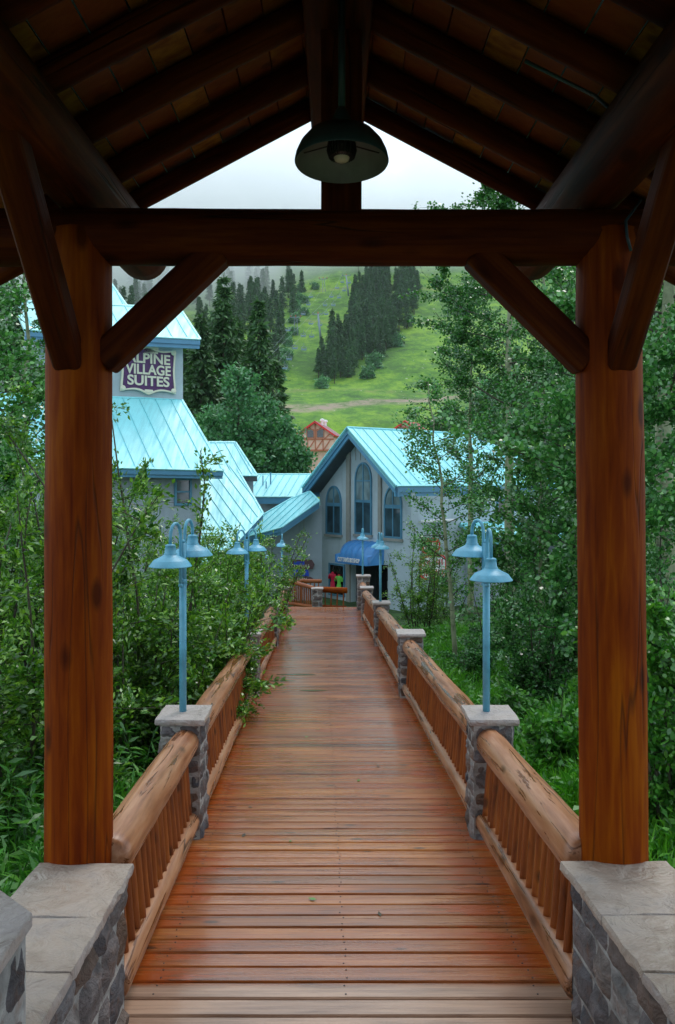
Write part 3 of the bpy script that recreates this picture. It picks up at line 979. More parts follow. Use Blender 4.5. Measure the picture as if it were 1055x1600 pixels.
# ------------------------------------------------------------------ deck
def footbridge():
    T = thing('footbridge', 'long plank footbridge of wet reddish boards running down to the ski village', 'footbridge', (0, 12, -0.9))
    mb = MB()
    y = -12.5
    w = 0.138
    rg = random.Random(5)
    nails = []
    while y < 25.9:
        ww = w + rg.uniform(-0.004, 0.004)
        z = deck_z(y) + rg.uniform(-0.0025, 0.0025)
        x0 = cxl(y) - 1.13 - rg.uniform(0, 0.01); x1 = cxl(y) + 1.13 + rg.uniform(0, 0.01)
        if y > 23.6: x0 -= 0.0
        b = 0.008
        sl = -0.0708 if y < 24 else 0
        pts = []
        N = 8
        vs = []
        sag = rg.uniform(-0.002, 0.002)
        for i in range(N + 1):
            xx = x0 + (x1 - x0) * i / N
            dz = 0.0015 * mnoise.noise(Vector((xx * 1.3, y * 5, 0))) + sag * (i / N - .5)
            for (yy, zz) in ((0, -0.04), (0, -b), (b, 0), (ww / 2, 0.0008), (ww - b, 0), (ww, -b), (ww, -0.04)):
                yj = 0.0016 * mnoise.noise(Vector((xx * 2.2, y * 3 + yy, 4)))
                vs.append(Vector((xx, y + yy + yj, z + zz + dz + sl * yy)))
        fs = []
        K = 7
        for i in range(N):
            for k in range(K - 1):
                fs.append((i * K + k, (i + 1) * K + k, (i + 1) * K + k + 1, i * K + k + 1))
        fs.append(tuple(range(K))); fs.append(tuple(N * K + k for k in range(K)))
        mb.add(vs, fs)
        if 4 < y < 14:
            for nx in (-0.95, 0.0, 0.95):
                for q in (0.03, 0.108):
                    nails.append(Vector((cxl(y) + nx + rg.uniform(-.012, .012), y + q, z + sl * q + 0.001)))
        y += w + 0.0115
    mb.build('deck_boards', M['deck'], T)
    mb2 = MB()
    y = -12.5 + 0.1465 * 100
    for f_ in nails:
        mb2.lathe(f_, [(0.0055, 0.0002), (0.004, 0.0022), (0.0005, 0.0024)], 6)
    tag(mb2.build('nail_heads', M['black'], T), kind='stuff')
    for x in (-0.95, 0, 0.95):
        mb = MB()
        mb.bar((x + cxl(-1.5), -1.5, deck_z(-1.5) - 0.19), (x + cxl(24), 24, deck_z(24) - 0.19), 0.14, 0.28)
        mb.bar((x + cxl(24), 24, deck_z(24) - 0.19), (x + cxl(25.8), 25.8, deck_z(25) - 0.19), 0.14, 0.28)
        mb.build('joist', M['beam'], T)
    for Y in PY + [2.0]:
        for s in (-1, 1):
            log('support_post', (cxl(Y) + s * 1.0, Y, terrain(0, Y) - 0.3), (cxl(Y) + s * 1.0, Y, deck_z(Y) - 0.3), 0.13, 0.13, M['beam'], T, n=12, seed=int(Y) + s, step=0.4)
footbridge()

# ------------------------------------------------------------------ railings
bal_cache = {}
def baluster_mesh(k):
    if k in bal_cache: return bal_cache[k]
    mb = MB()
    sd = k * 3.3
    pts, rad = [], []
    for i in range(7):
        t = i / 6
        pts.append(Vector((0.004 * mnoise.noise(Vector((sd, t * 2, 0))), 0.004 * mnoise.noise(Vector((sd, t * 2, 7))), t)))
        rad.append(0.0235 * (1 + 0.12 * mnoise.noise(Vector((sd, t * 3, 3)))))
    mb.tube(pts, rad, 10)
    me = bpy.data.meshes.new('baluster')
    me.from_pydata([tuple(v) for v in mb.v], [], mb.f)
    me.polygons.foreach_set('use_smooth', [True] * len(me.polygons))
    me.materials.append(M['baluster'])
    bal_cache[k] = me
    return me
def railing(a_top, b_top, a_bot, b_bot, r_top, r_bot, label, seed, spacing=0.125, sagged=True, mat='rail'):
    T = thing('log_railing', label, 'railing', tuple((Vector(a_bot) + Vector(b_bot)) / 2), 'log railings of the footbridge')
    log('top_rail', a_top, b_top, r_top, r_top * 0.94, M[mat], T, n=24, seed=seed, lump=0.09, step=0.1)
    log('bottom_rail', a_bot, b_bot, r_bot, r_bot * 0.94, M[mat], T, n=18, seed=seed + 1, lump=0.12, step=0.1)
    at, bt, ab, bb = map(Vector, (a_top, b_top, a_bot, b_bot))
    L = (bt - at).length
    n = max(2, int(L / spacing))
    rg = random.Random(seed)
    for i in range(n):
        t = (i + 0.5) / n
        p1, p0 = at.lerp(bt, t), ab.lerp(bb, t)
        o = bpy.data.objects.new('baluster', baluster_mesh(rg.randrange(5)))
        p0 = p0 + Vector((rg.uniform(-.006, .006), rg.uniform(-.008, .008), 0))
        d = p1 - p0
        o.rotation_mode = 'QUATERNION'
        o.rotation_quaternion = d.to_track_quat('Z', 'Y') @ Matrix.Rotation(rg.uniform(0, 6.28), 3, 'Z').to_quaternion()
        sc_ = rg.uniform(0.85, 1.15)
        o.scale = (sc_, sc_, d.length)
        o.location = p0
        put(o, T)
secs = [(3.95, PY[0] - 0.16)] + [(PY[i] + 0.16, PY[i + 1] - 0.16) for i in range(3)]
snames = ['between the pavilion post and the nearest pier', 'between the nearest and second piers', 'between the second and third piers', 'between the third and fourth piers']
for i, (a, b) in enumerate(secs):
    for s in (-1, 1):
        def tp(Y): return (cxl(Y) + s * 1.145, Y, deck_z(Y) + 0.725)
        def bp(Y): return (cxl(Y) + s * 1.10, Y, deck_z(Y) + 0.135)
        railing(tp(a), tp(b), bp(a), bp(b), 0.112, 0.070, ('left' if s < 0 else 'right') + ' log railing with thin round balusters ' + snames[i], 400 + i * 10 + s * 3)
railing((pierx(1, 24) - 0.02, 23.4, deck_z(24) + 0.74), (pierx(1, 25.4), 25.4, deck_z(24) + 0.76), (pierx(1, 24) - 0.05, 23.4, deck_z(24) + 0.14), (pierx(1, 25.4), 25.4, deck_z(24) + 0.14), 0.1, 0.065, 'short right log railing joining the two farthest piers', 470)
p_ = lambda px, py, Y: tuple(W(px, py, Y))
railing(p_(494, 921, 26.9), p_(542, 922.5, 26.7), p_(494, 947, 26.9), p_(541, 949, 26.7), 0.10, 0.05, 'red brown log rail with spaced balusters across the far end of the deck', 480, 0.17, mat='post')
railing(p_(446, 906, 27.8), p_(490, 919, 26.7), p_(446, 942, 27.8), p_(490, 948, 26.7), 0.07, 0.06, 'log railing sloping down to the low pier behind the far edge of the deck', 484, 0.10, mat='baluster')
railing(p_(455, 911, 30.5), p_(476, 906.5, 30.5), p_(455, 950, 30.5), p_(476, 948, 30.5), 0.07, 0.05, 'farthest left log rail rising to a post below the brown sign boards', 488, 0.17, mat='baluster')
railing(p_(476, 908, 30.5), p_(501, 908, 30.0), p_(476, 950, 30.5), p_(501, 950, 30.0), 0.075, 0.05, 'farthest log rail running level against the grey wall behind the low pier', 492, 0.17, mat='baluster')

# ------------------------------------------------------------------ lamp posts
def lamp_post(x, y, z, arms, label, H=1.44, base_off=0.0):
    T = thing('lamp_post', label, 'street lamp', (x, y, z), 'blue double lamp posts')
    mb = MB(); mb.tube([(x, y, z - 0.005), (x, y, z + 1.0)], 0.0275, 20)
    mb.build('pole', M['lamp'], T, True)
    mb = MB(); mb.tube([(x, y, z + 0.98), (x, y, z + 1.30)], 0.0225, 20); mb.lathe((x, y, z + 0.985), [(0.0275, 0), (0.032, 0.004), (0.032, 0.03), (0.024, 0.036)], 20)
    mb.tube([(x, y, z + 1.30), (x, y, z + 1.325)], [0.022, 0.012], 16)
    mb.build('upper_tube', M['lamp'], T, True)
    for (dx, dy, top, rim, q) in arms:
        d = Vector((dx, dy, 0)); L = d.length; d.normalize()
        side = Vector((-d.y, d.x, 0)) * 0.0
        base = Vector((x, y, 0)) + d * 0.036
        pts = [base + Vector((0, 0, z + 1.0 - 0.02)), base + Vector((0, 0, z + 1.1)), base + Vector((0, 0, top - L * 0.5))]
        rr = (L - 0.036) / 2
        for k in range(1, 13):
            a = math.pi * k / 12
            pts.append(base + d * (rr - rr * math.cos(a)) + Vector((0, 0, top - rr * 1.3 + rr * 1.3 * math.sin(a))))
        pts[2] = base + Vector((0, 0, top - rr * 1.3))
        end = base + d * (2 * rr)
        pts.append(end + Vector((0, 0, rim + 0.165)))
        mb = MB(); mb.tube(pts, 0.0125, 12)
        mb.lathe(base + Vector((0, 0, z + 0.965)), [(0.001, -0.004), (0.016, 0.0), (0.018, 0.012), (0.014, 0.02), (0.0125, 0.024)], 14)
        mb.tube([base + Vector((0, 0, z + 1.02)) - d * 0.036, base + Vector((0, 0, z + 1.02))], 0.014, 10)
        mb.tube([base + Vector((0, 0, z + 1.18)) - d * 0.036, base + Vector((0, 0, z + 1.18))], 0.012, 10)
        mb.build('arm', M['lamp'], T, True)
        c = end + Vector((0, 0, rim))
        mb = MB(); mb.lathe(c, [(0.158, 0), (0.1605, 0.002), (0.158, 0.006), (0.130, 0.043), (0.122, 0.050), (0.085, 0.068), (0.056, 0.084), (0.045, 0.096)], 40)
        sh = mb.build('shade', M['lamp'], T, True)
        mb = MB(); mb.lathe(c, [(0.157, 0.0008), (0.128, 0.040), (0.119, 0.047), (0.083, 0.065), (0.045, 0.083), (0.001, 0.085)], 40)
        mb.build('reflector', M['reflector'], sh, True)
        mb = MB(); mb.lathe(c, [(0.050, 0.086), (0.050, 0.098), (0.044, 0.102), (0.041, 0.135), (0.038, 0.15), (0.040, 0.153), (0.036, 0.163), (0.020, 0.168), (0.001, 0.169)], 24)
        mb.build('socket', M['lamp'], T, True)
def lamp_on(s, i, label, arms):
    Y = PY[i] + 0.02
    x = pierx(s, Y) - (0.02 if s > 0 else 0.015)
    z = deck_z(PY[i]) + 0.925
    lamp_post(x, Y, z, [(dx, dy, z + t, z + r, 0) for dx, dy, t, r in arms], label)
lamp_on(-1, 0, 'blue lamp post with two gooseneck shades on the nearest left pier', [(-0.06, -0.18, 1.455, 1.135), (0.045, 0.17, 1.47, 1.185)])
lamp_on(1, 0, 'blue lamp post with two gooseneck shades on the nearest right pier', [(0.0, -0.20, 1.41, 1.035), (-0.085, 0.16, 1.47, 1.185)])
lamp_on(-1, 1, 'blue double lamp post rising from the willows on the second left pier', [(-0.12, -0.14, 1.46, 1.13), (0.12, 0.14, 1.46, 1.15)])
lamp_on(1, 2, 'blue double lamp post on the third right pier in front of the shop awning', [(0.03, -0.18, 1.46, 1.13), (-0.04, 0.18, 1.46, 1.13)])
lamp_on(-1, 3, 'far left lamp post seen against the grey wall above the willows', [(0.02, -0.18, 1.46, 1.13), (-0.02, 0.18, 1.46, 1.13)])
zz = EYE - (899.5 - 750) / 1300 * 25.3
lamp_post(pierx(1, 25.4), 25.5, zz, [(0.02, -0.18, zz + 1.42, zz + 1.1, 0), (-0.02, 0.18, zz + 1.42, zz + 1.1, 0)], 'thin far lamp post on the farthest right pier, its shade level with the awning top')
q_ = W(409, 921, 27.5)
lamp_post(q_.x + 0.0, 27.5, q_.z, [(0.12, -0.14, q_.z + 1.4, q_.z + 1.08, 0), (-0.12, 0.14, q_.z + 1.4, q_.z + 1.08, 0)], 'lower far lamp post mostly hidden behind the willow branches')

# ------------------------------------------------------------------ buildings
def clip_line(poly2, s):
    """t-range of the convex polygon (s,t) at this s"""
    ts = []
    n = len(poly2)
    for i in range(n):
        (s0, t0), (s1, t1) = poly2[i], poly2[(i + 1) % n]
        if (s0 - s) * (s1 - s) < 0:
            ts.append(t0 + (t1 - t0) * (s - s0) / (s1 - s0))
    return (min(ts), max(ts)) if len(ts) >= 2 else None
def roof_panel(pts, e, up, parent, mat, step=0.6, thick=0.16, name='roof'):
    e = Vector(e).normalized(); up = Vector(up).normalized()
    n = e.cross(up).normalized()
    if n.z < 0: n = -n
    mb = MB(); mb.prism(pts, n * -thick)
    r = mb.build(name, mat, parent)
    o = pts[0]
    p2 = [((p - o).dot(e), (p - o).dot(up)) for p in pts]
    lo, hi = min(p[0] for p in p2), max(p[0] for p in p2)
    mb = MB()
    s = lo + step * 0.5
    while s < hi:
        c = clip_line(p2, s)
        if c and c[1] - c[0] > 0.1:
            mb.bar(o + e * s + up * (c[0] + 0.01) + n * 0.02, o + e * s + up * (c[1] - 0.01) + n * 0.015, 0.028, 0.035, n)
        s += step
    mb.build('seams', M['seam'], r)
    mb = MB()
    k = len(pts)
    for i in range(k):
        a, b = pts[i], pts[(i + 1) % k]
        mb.bar(a + n * 0.005, b + n * 0.005, 0.10, 0.05, n)
    mb.build('edge_flashing', mat, r)
    return r
def dirs(A, P):
    A, P = R(A), R(P)
    e = Vector((math.cos(A), math.sin(A), 0))
    up = Vector((-math.sin(A) * math.cos(P), math.cos(A) * math.cos(P), math.sin(P)))
    n = Vector((math.sin(A) * math.sin(P), -math.cos(A) * math.sin(P), math.cos(P)))
    back = Vector((-math.sin(A), math.cos(A), 0))
    return e, up, n, back
def roof_px(pix, anchor, A, P, parent, mat, step=0.6, thick=0.16):
    e, up, n, back = dirs(A, P)
    p0 = W(*anchor)
    pts = [hit_plane(x, y, p0, n) for x, y in pix]
    return roof_panel(pts, e, up, parent, mat, step, thick), pts
def wall_px(pix, p0, A, parent, mat, name='wall', thick=0.3, off=0.0):
    e, up, n, back = dirs(A, 45)
    pts = [hit_plane(x, y, p0 + back * off, -back) for x, y in pix]
    mb = MB(); mb.prism(pts, back * thick)
    return mb.build(name, mat, parent), pts

class Frame:
    """upright rectangle frame: u along the wall, z up, d outwards"""
    def __init__(s, o, u):
        s.o = Vector(o); s.u = Vector(u).normalized(); s.n = Vector((s.u.y, -s.u.x, 0))
    def p(s, a, d, z): return s.o + s.u * a + s.n * d + Vector((0, 0, z))
    def box(s, mb, a0, a1, z0, z1, d0, d1):
        mb.prism([s.p(a0, d0, z0), s.p(a1, d0, z0), s.p(a1, d0, z1), s.p(a0, d0, z1)], s.n * (d1 - d0))
def arch_pts(F, a0, a1, z0, zs, d, k=12, g=0.0, rise=None):
    c, r = (a0 + a1) / 2, (a1 - a0) / 2
    rz = rise if rise else r
    pts = [F.p(a0 + g, d, z0 + g), F.p(a1 - g, d, z0 + g)]
    for i in range(k + 1):
        t = math.pi * i / k
        pts.append(F.p(c + (r - g) * math.cos(t), d, zs + (rz - g) * math.sin(t)))
    return pts
def arch_window(F, a0, a1, z0, zs, zmid, parent, rise, glass_top, glass_bot):
    w = 0.085
    mb = MB()
    k = 14
    outer = arch_pts(F, a0, a1, z0, zs, 0.0, k, 0, rise); inner = arch_pts(F, a0, a1, z0, zs, 0.0, k, w, rise)
    n = len(outer)
    o2 = [p + F.n * 0.07 for p in outer]; i2 = [p + F.n * 0.07 for p in inner]
    vs = outer + inner + o2 + i2
    fs = []
    for i in range(n):
        j = (i + 1) % n
        fs += [(2 * n + i, 2 * n + j, 3 * n + j, 3 * n + i), (i, j, 2 * n + j, 2 * n + i), (n + i, 3 * n + i, 3 * n + j, n + j)]
    mb.add(vs, fs)
    c = (a0 + a1) / 2
    F.box(mb, c - 0.03, c + 0.03, z0 + w, zs + rise - w, 0.0, 0.055)
    F.box(mb, a0 + w, a1 - w, zmid - 0.06, zmid + 0.06, 0.0, 0.065)
    F.box(mb, a0 + w, a1 - w, zs - 0.03, zs + 0.03, 0.0, 0.05)
    f = mb.build('window', M['winframe'], parent)
    mb = MB()
    top = arch_pts(F, a0, a1, zmid, zs, 0.015, k, 0.02, rise)
    mb.prism(top, F.n * 0.01)
    mb.build('pane', glass_top, f)
    mb = MB()
    F.box(mb, a0 + 0.02, a1 - 0.02, z0 + 0.02, zmid - 0.02, 0.015, 0.025)
    mb.build('pane', glass_bot, f)
    mb = MB(); F.box(mb, a0 - 0.06, a1 + 0.06, z0 - 0.12, z0 - 0.003, 0.0, 0.12); mb.build('sill', M['trim'], f)
    return f
def rect_window(F, a0, a1, z0, z1, parent, glass, fw=0.07, mull_v=0, mull_h=1, name='window', frame='winframe', depth=0.07):
    mb = MB()
    F.box(mb, a0, a0 + fw, z0, z1, 0.0, depth); F.box(mb, a1 - fw, a1, z0, z1, 0.0, depth)
    F.box(mb, a0 + fw, a1 - fw, z0, z0 + fw, 0.0, depth); F.box(mb, a0 + fw, a1 - fw, z1 - fw, z1, 0.0, depth)
    for i in range(mull_v):
        c = a0 + (a1 - a0) * (i + 1) / (mull_v + 1); F.box(mb, c - 0.03, c + 0.03, z0 + fw, z1 - fw, 0.0, depth - 0.015)
    for i in range(mull_h):
        c = z0 + (z1 - z0) * (i + 1) / (mull_h + 1); F.box(mb, a0 + fw, a1 - fw, c - 0.03, c + 0.03, 0.0, depth - 0.012)
    f = mb.build(name, M[frame], parent)
    mb = MB(); F.box(mb, a0 + 0.01, a1 - 0.01, z0 + 0.01, z1 - 0.01, 0.008, 0.02); mb.build('pane', glass, f)
    return f
def text_obj(name, body, size, F, a, z, d, mat, parent, extrude=0.012, sx=1.0, bold=0.0, align='CENTER', shear=0.0, spacing=1.0):
    cu = bpy.data.curves.new('lettering_curve', 'FONT')
    cu.body = body; cu.size = size; cu.extrude = extrude; cu.offset = bold; cu.align_x = align; cu.align_y = 'CENTER'; cu.shear = shear
    cu.space_character = spacing
    tmp = bpy.data.objects.new('tmp', cu)
    COL.objects.link(tmp)
    dg = bpy.context.evaluated_depsgraph_get()
    me = bpy.data.meshes.new_from_object(tmp.evaluated_get(dg))
    bpy.data.objects.remove(tmp); bpy.data.curves.remove(cu)
    me.materials.clear(); me.materials.append(mat)
    o = bpy.data.objects.new(name, me)
    p = F.p(a, d, z)
    Mx = Matrix((F.u * sx, Vector((0, 0, 1)), F.n)).transposed()
    me.transform(Mx.to_4x4())
    o.location = p
    put(o, parent)
    return o

def lodge():
    A, P = 34, 40
    T = thing('stucco_lodge', 'grey stucco hotel with stepped turquoise metal roofs and a tower behind the left post', 'hotel', (-6, 36, -3.5))
    e, up, n, back = dirs(A, P)
    # main lower roof
    r3, p3 = roof_px([(40, 727), (349, 735), (284, 624), (-25, 615)], (349, 735, 33.0), A, P, T, M['roof'], 0.72)
    # its fascia and soffit
    mb = MB()
    a, b = p3[0], p3[1]
    for zt, zb, d in ((-0.06, -0.22, 0.0), (-0.22, -0.34, 0.06)):
        mb.prism([a + Vector((0, 0, zt)) + back * d, b + Vector((0, 0, zt)) + back * d, b + Vector((0, 0, zb)) + back * d, a + Vector((0, 0, zb)) + back * d], back * 0.12)
    mb.build('fascia', M['fascia'], r3)
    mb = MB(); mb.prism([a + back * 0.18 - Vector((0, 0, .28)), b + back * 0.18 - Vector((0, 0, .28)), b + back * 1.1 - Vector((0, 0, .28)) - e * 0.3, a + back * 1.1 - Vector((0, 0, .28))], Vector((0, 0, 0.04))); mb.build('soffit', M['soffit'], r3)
    # wall below
    w1, wp = wall_px([(60, 742), (314, 742), (315, 985), (60, 985)], p3[1] + back * 0.75, A, T, M['stucco'], 'wall', 3.0)
    F = Frame(wp[3], e)
    def uz(F, px, py):
        q = hit_plane(px, py, F.o, F.n); dd = q - F.o
        return dd.dot(F.u), dd.z
    u0, z0 = uz(F, 272, 790); u1, z1 = uz(F, 299, 747)
    rect_window(F, u0, u1, z0, z1, T, M['glass'], 0.09)
    # upper tower wall with the sign
    w2, wq = wall_px([(60, 528), (286, 541), (286, 640), (60, 640)], p3[2] + back * -0.05, A, T, M['stucco2'], 'wall', 2.5)
    F2 = Frame(wq[3], e)
    r2, p2 = roof_px([(40, 515), (313, 530), (281, 481), (20, 470)], tuple([313, 530, wq[1].y - 0.3]), A, P, T, M['roof2'], 0.72)
    mb = MB()
    a, b = p2[0], p2[1]
    for zt, zb, d in ((-0.06, -0.24, 0.0), (-0.24, -0.40, 0.06)):
        mb.prism([a + Vector((0, 0, zt)) + back * d, b + Vector((0, 0, zt)) + back * d, b + Vector((0, 0, zb)) + back * d, a + Vector((0, 0, zb)) + back * d], back * 0.12)
    mb.build('fascia', M['fascia'], r2)
    # little turret roof above
    wall_px([(60, 488), (200, 489), (200, 497), (60, 497)], p2[2] + back * 0.2, A, T, M['stucco2'], 'wall', 1.0)
    r1, p1 = roof_px([(60, 480), (203, 484), (172, 440), (120, 380), (40, 380)], (203, 484, p2[2].y - 0.2), A, P, T, M['roof2'], 0.6)
    mb = MB()
    a, b = p1[0], p1[1]
    mb.prism([a, b, b - Vector((0, 0, 0.26)), a - Vector((0, 0, 0.26))], back * 0.12); mb.build('fascia', M['fascia'], r1)
    # big lower roof right
    r4, p4 = roof_px([(313, 700), (346, 690), (411, 802), (374, 842), (330, 880), (313, 880)], (411, 802, 36.5), 40, 36, T, M['roof'], 0.55)
    mb = MB()
    a, b = p4[2], p4[3]
    mb.prism([a, b, b - Vector((0, 0, .25)), a - Vector((0, 0, .25))], Vector((-0.1, 0.05, 0))); mb.build('fascia', M['fascia'], r4)
    r5, p5 = roof_px([(325, 742), (402, 743), (368, 691), (326, 691)], (402, 743, 39.0), 34, 40, T, M['roof'], 0.5)
    mb = MB()
    a, b = p5[0], p5[1]
    e5 = dirs(34, 40)[3]
    mb.prism([a - Vector((0, 0, .05)), b - Vector((0, 0, .05)), b - Vector((0, 0, 0.28)), a - Vector((0, 0, 0.28))], e5 * 0.15); mb.build('fascia', M['soffit'], r5)
    wall_px([(330, 749), (396, 749), (396, 800), (330, 800)], p5[1] + e5 * 0.5, 34, T, M['stucco'], 'wall', 1.5)
    # pale roof further back
    r6, p6 = roof_px([(400, 776), (468, 776), (500, 741), (380, 741)], (430, 776, 41.5), -12, 24, T, M['roof2'], 0.42)
    e6, _, _, b6 = dirs(-12, 24)
    mb = MB()
    a, b = p6[0], p6[1]
    mb.prism([a - Vector((0, 0, .04)), b - Vector((0, 0, .04)), b - Vector((0, 0, 0.36)), a - Vector((0, 0, 0.36))], b6 * 0.15); mb.build('fascia', M['fascia'], r6)
    wall_px([(405, 785), (480, 785), (480, 850), (405, 850)], p6[1] + b6 * 0.6, -12, T, M['stucco'], 'wall', 1.0)
    for px, py0, py1, r in ((423, 738, 757, 0.035), (411, 743, 758, 0.03), (416, 752, 763, 0.03)):
        mb = MB(); q = hit_plane(px, py1, p6[0], dirs(-12, 24)[2]); t = q + Vector((0, 0, (py1 - py0) / 1300 * q.y)); mb.tube([q - Vector((0, 0, .1)), t], r, 8); mb.build('vent_pipe', M['fascia'], r6)
    # sweeping rake roof down to the entrance wall
    r7, p7 = roof_px([(388, 838), (440, 824), (499, 783), (484, 768), (455, 779), (408, 806)], (440, 824, 38.5), -38, 30, T, M['roof'], 0.42)
    b7 = Vector((0, 1, 0))
    mb = MB()
    for (a, b) in ((p7[0], p7[1]), (p7[1], p7[2])):
        mb.prism([a, b, b - Vector((0, 0, .20)), a - Vector((0, 0, .20))], b7 * 0.1)
        mb.prism([a - Vector((0, 0, .2)) + b7 * .06, b - Vector((0, 0, .20)) + b7 * .06, b - Vector((0, 0, .34)) + b7 * .06, a - Vector((0, 0, .34)) + b7 * .06], b7 * 0.1)
    mb.build('fascia', M['fascia'], r7)
    mb = MB()
    Y7 = 40.6
    q = [W(380, 845, Y7), W(440, 830, Y7), W(499, 790, Y7), W(503, 790, Y7), W(503, 985, Y7), W(380, 985, Y7)]
    mb.prism(q, (0, 0.3, 0)); mb.build('wall', M['stucco'], T)
    mb = MB(); mb.box(W(475, 880, Y7 - 0.01), (0.03, 0.03, 4.6)); mb.build('control_joint', M['trim'], T)
    F7 = Frame(W(380, 985, Y7 - 0.005), (1, 0, 0))
    rect_window(F7, 0.3, 0.95, 2.2, 4.4, T, M['glass'], 0.08)
    # sign
    S = thing('hotel_sign', 'purple carved sign with cream scroll border reading ALPINE VILLAGE SUITES on the tower wall', 'sign', tuple(F2.p(5, 0.05, 1)))
    su0, sz0 = uz(F2, 187, 611); su1, sz1 = uz(F2, 273, 548)
    cxs, czs = (su0 + su1) / 2, (sz0 + sz1) / 2
    hw, hh = (su1 - su0) / 2, (sz1 - sz0) / 2
    def outline(k, g):
        pts = []
        N = 72
        for i in range(N):
            t = 2 * math.pi * i / N
            c, s_ = math.cos(t), math.sin(t)
            m = max(abs(c), abs(s_))
            x, y = c / m, s_ / m
            if abs(y) >= abs(x) - 1e-6:
                y *= 1 - 0.10 * abs(math.sin(math.pi * x)) + 0.10 * math.exp(-(x / 0.25) ** 2)
            if abs(x) >= abs(y) - 1e-6:
                x *= 1 - 0.045 * (0.5 + 0.5 * math.cos(math.pi * y * 1.0))
            pts.append((x * (hw - g), y * (hh - g)))
        return pts
    def ring(g0, g1, d0, d1, mat, name):
        a, b = outline(0, g0), outline(0, g1)
        n_ = len(a)
        vs = [F2.p(cxs + x, d0, czs + y) for x, y in a] + [F2.p(cxs + x, d0, czs + y) for x, y in b] + [F2.p(cxs + x, d1, czs + y) for x, y in a] + [F2.p(cxs + x, d1, czs + y) for x, y in b]
        fs = []
        for i in range(n_):
            j = (i + 1) % n_
            fs += [(2 * n_ + i, 2 * n_ + j, 3 * n_ + j, 3 * n_ + i), (i, j, 2 * n_ + j, 2 * n_ + i), (n_ + i, 3 * n_ + i, 3 * n_ + j, n_ + j)]
        mb = MB(); mb.add(vs, fs); return mb.build(name, mat, S)
    mb = MB(); mb.prism([F2.p(cxs + x, 0.02, czs + y) for x, y in outline(0, 0.02)], F2.n * 0.08); mb.build('board', M['purple'], S)
    ring(0.0, 0.075, 0.02, 0.15, M['cream'], 'border')
    for sx_, sy_ in ((-1, -1), (1, -1), (1, 1), (-1, 1)):
        mb = MB()
        c = F2.p(cxs + sx_ * (hw - 0.10), 0.13, czs + sy_ * (hh - 0.12))
        pr = [(0.12, 0), (0.11, 0.03), (0.06, 0.05), (0.001, 0.055)]
        Mr = Matrix((F2.u, Vector((0, 0, 1)), F2.n)).transposed()
        mb.lathe(c, pr, 16, Mr); mb.build('corner_scroll', M['cream'], S, True)
    mb = MB(); F2.box(mb, cxs - 0.18, cxs + 0.18, czs - hh - 0.02, czs - hh + 0.12, 0.1, 0.17); mb.build('bottom_scroll', M['cream'], S, bevel=0.02)
    rowh = hh * 2 / 4.1
    for k, (tx, wd) in enumerate((('ALPINE', 0.80), ('VILLAGE', 0.82), ('SUITES', 0.76))):
        zc = czs + hh * 0.50 - k * hh * 0.50
        to = text_obj('lettering', tx, rowh * 1.25, F2, cxs, zc, 0.115, M['cream'], S, 0.015, 1.0, 0.014)
        xs_ = [v.co.dot(F2.u) for v in to.data.vertices]
        wcur = max(xs_) - min(xs_)
        f = (2 * hw * wd) / wcur
        me = to.data
        for v in me.vertices:
            u_ = v.co.dot(F2.u); v.co += F2.u * (u_ * f - u_)
        # serifs
        mb = MB()
    mb = MB()
    u0, z0 = uz(F2, 222, 553); u1, z1 = uz(F2, 247, 544)
    F2.box(mb, u0, u1, z0, z1 + 0.1, 0.02, 0.1); mb.build('crest', M['cream'], S, bevel=0.04)
    L_ = thing('sign_light', 'white strip lamp under the tower eave just above the purple sign', 'lamp', tuple(F2.p(su0, 0.3, sz1 + .4)))
    u0, z0 = uz(F2, 228, 541); u1, z1 = uz(F2, 258, 537)
    mb = MB(); F2.box(mb, u0, u1, z0, z0 + 0.1, 0.25, 0.45); mb.build('tube_housing', M['white'], L_, bevel=0.02)
    mb = MB(); F2.box(mb, (u0 + u1) / 2 - .03, (u0 + u1) / 2 + .03, z0 + .02, z0 + 0.07, 0.0, 0.25); mb.build('bracket', M['white'], L_)
lodge()

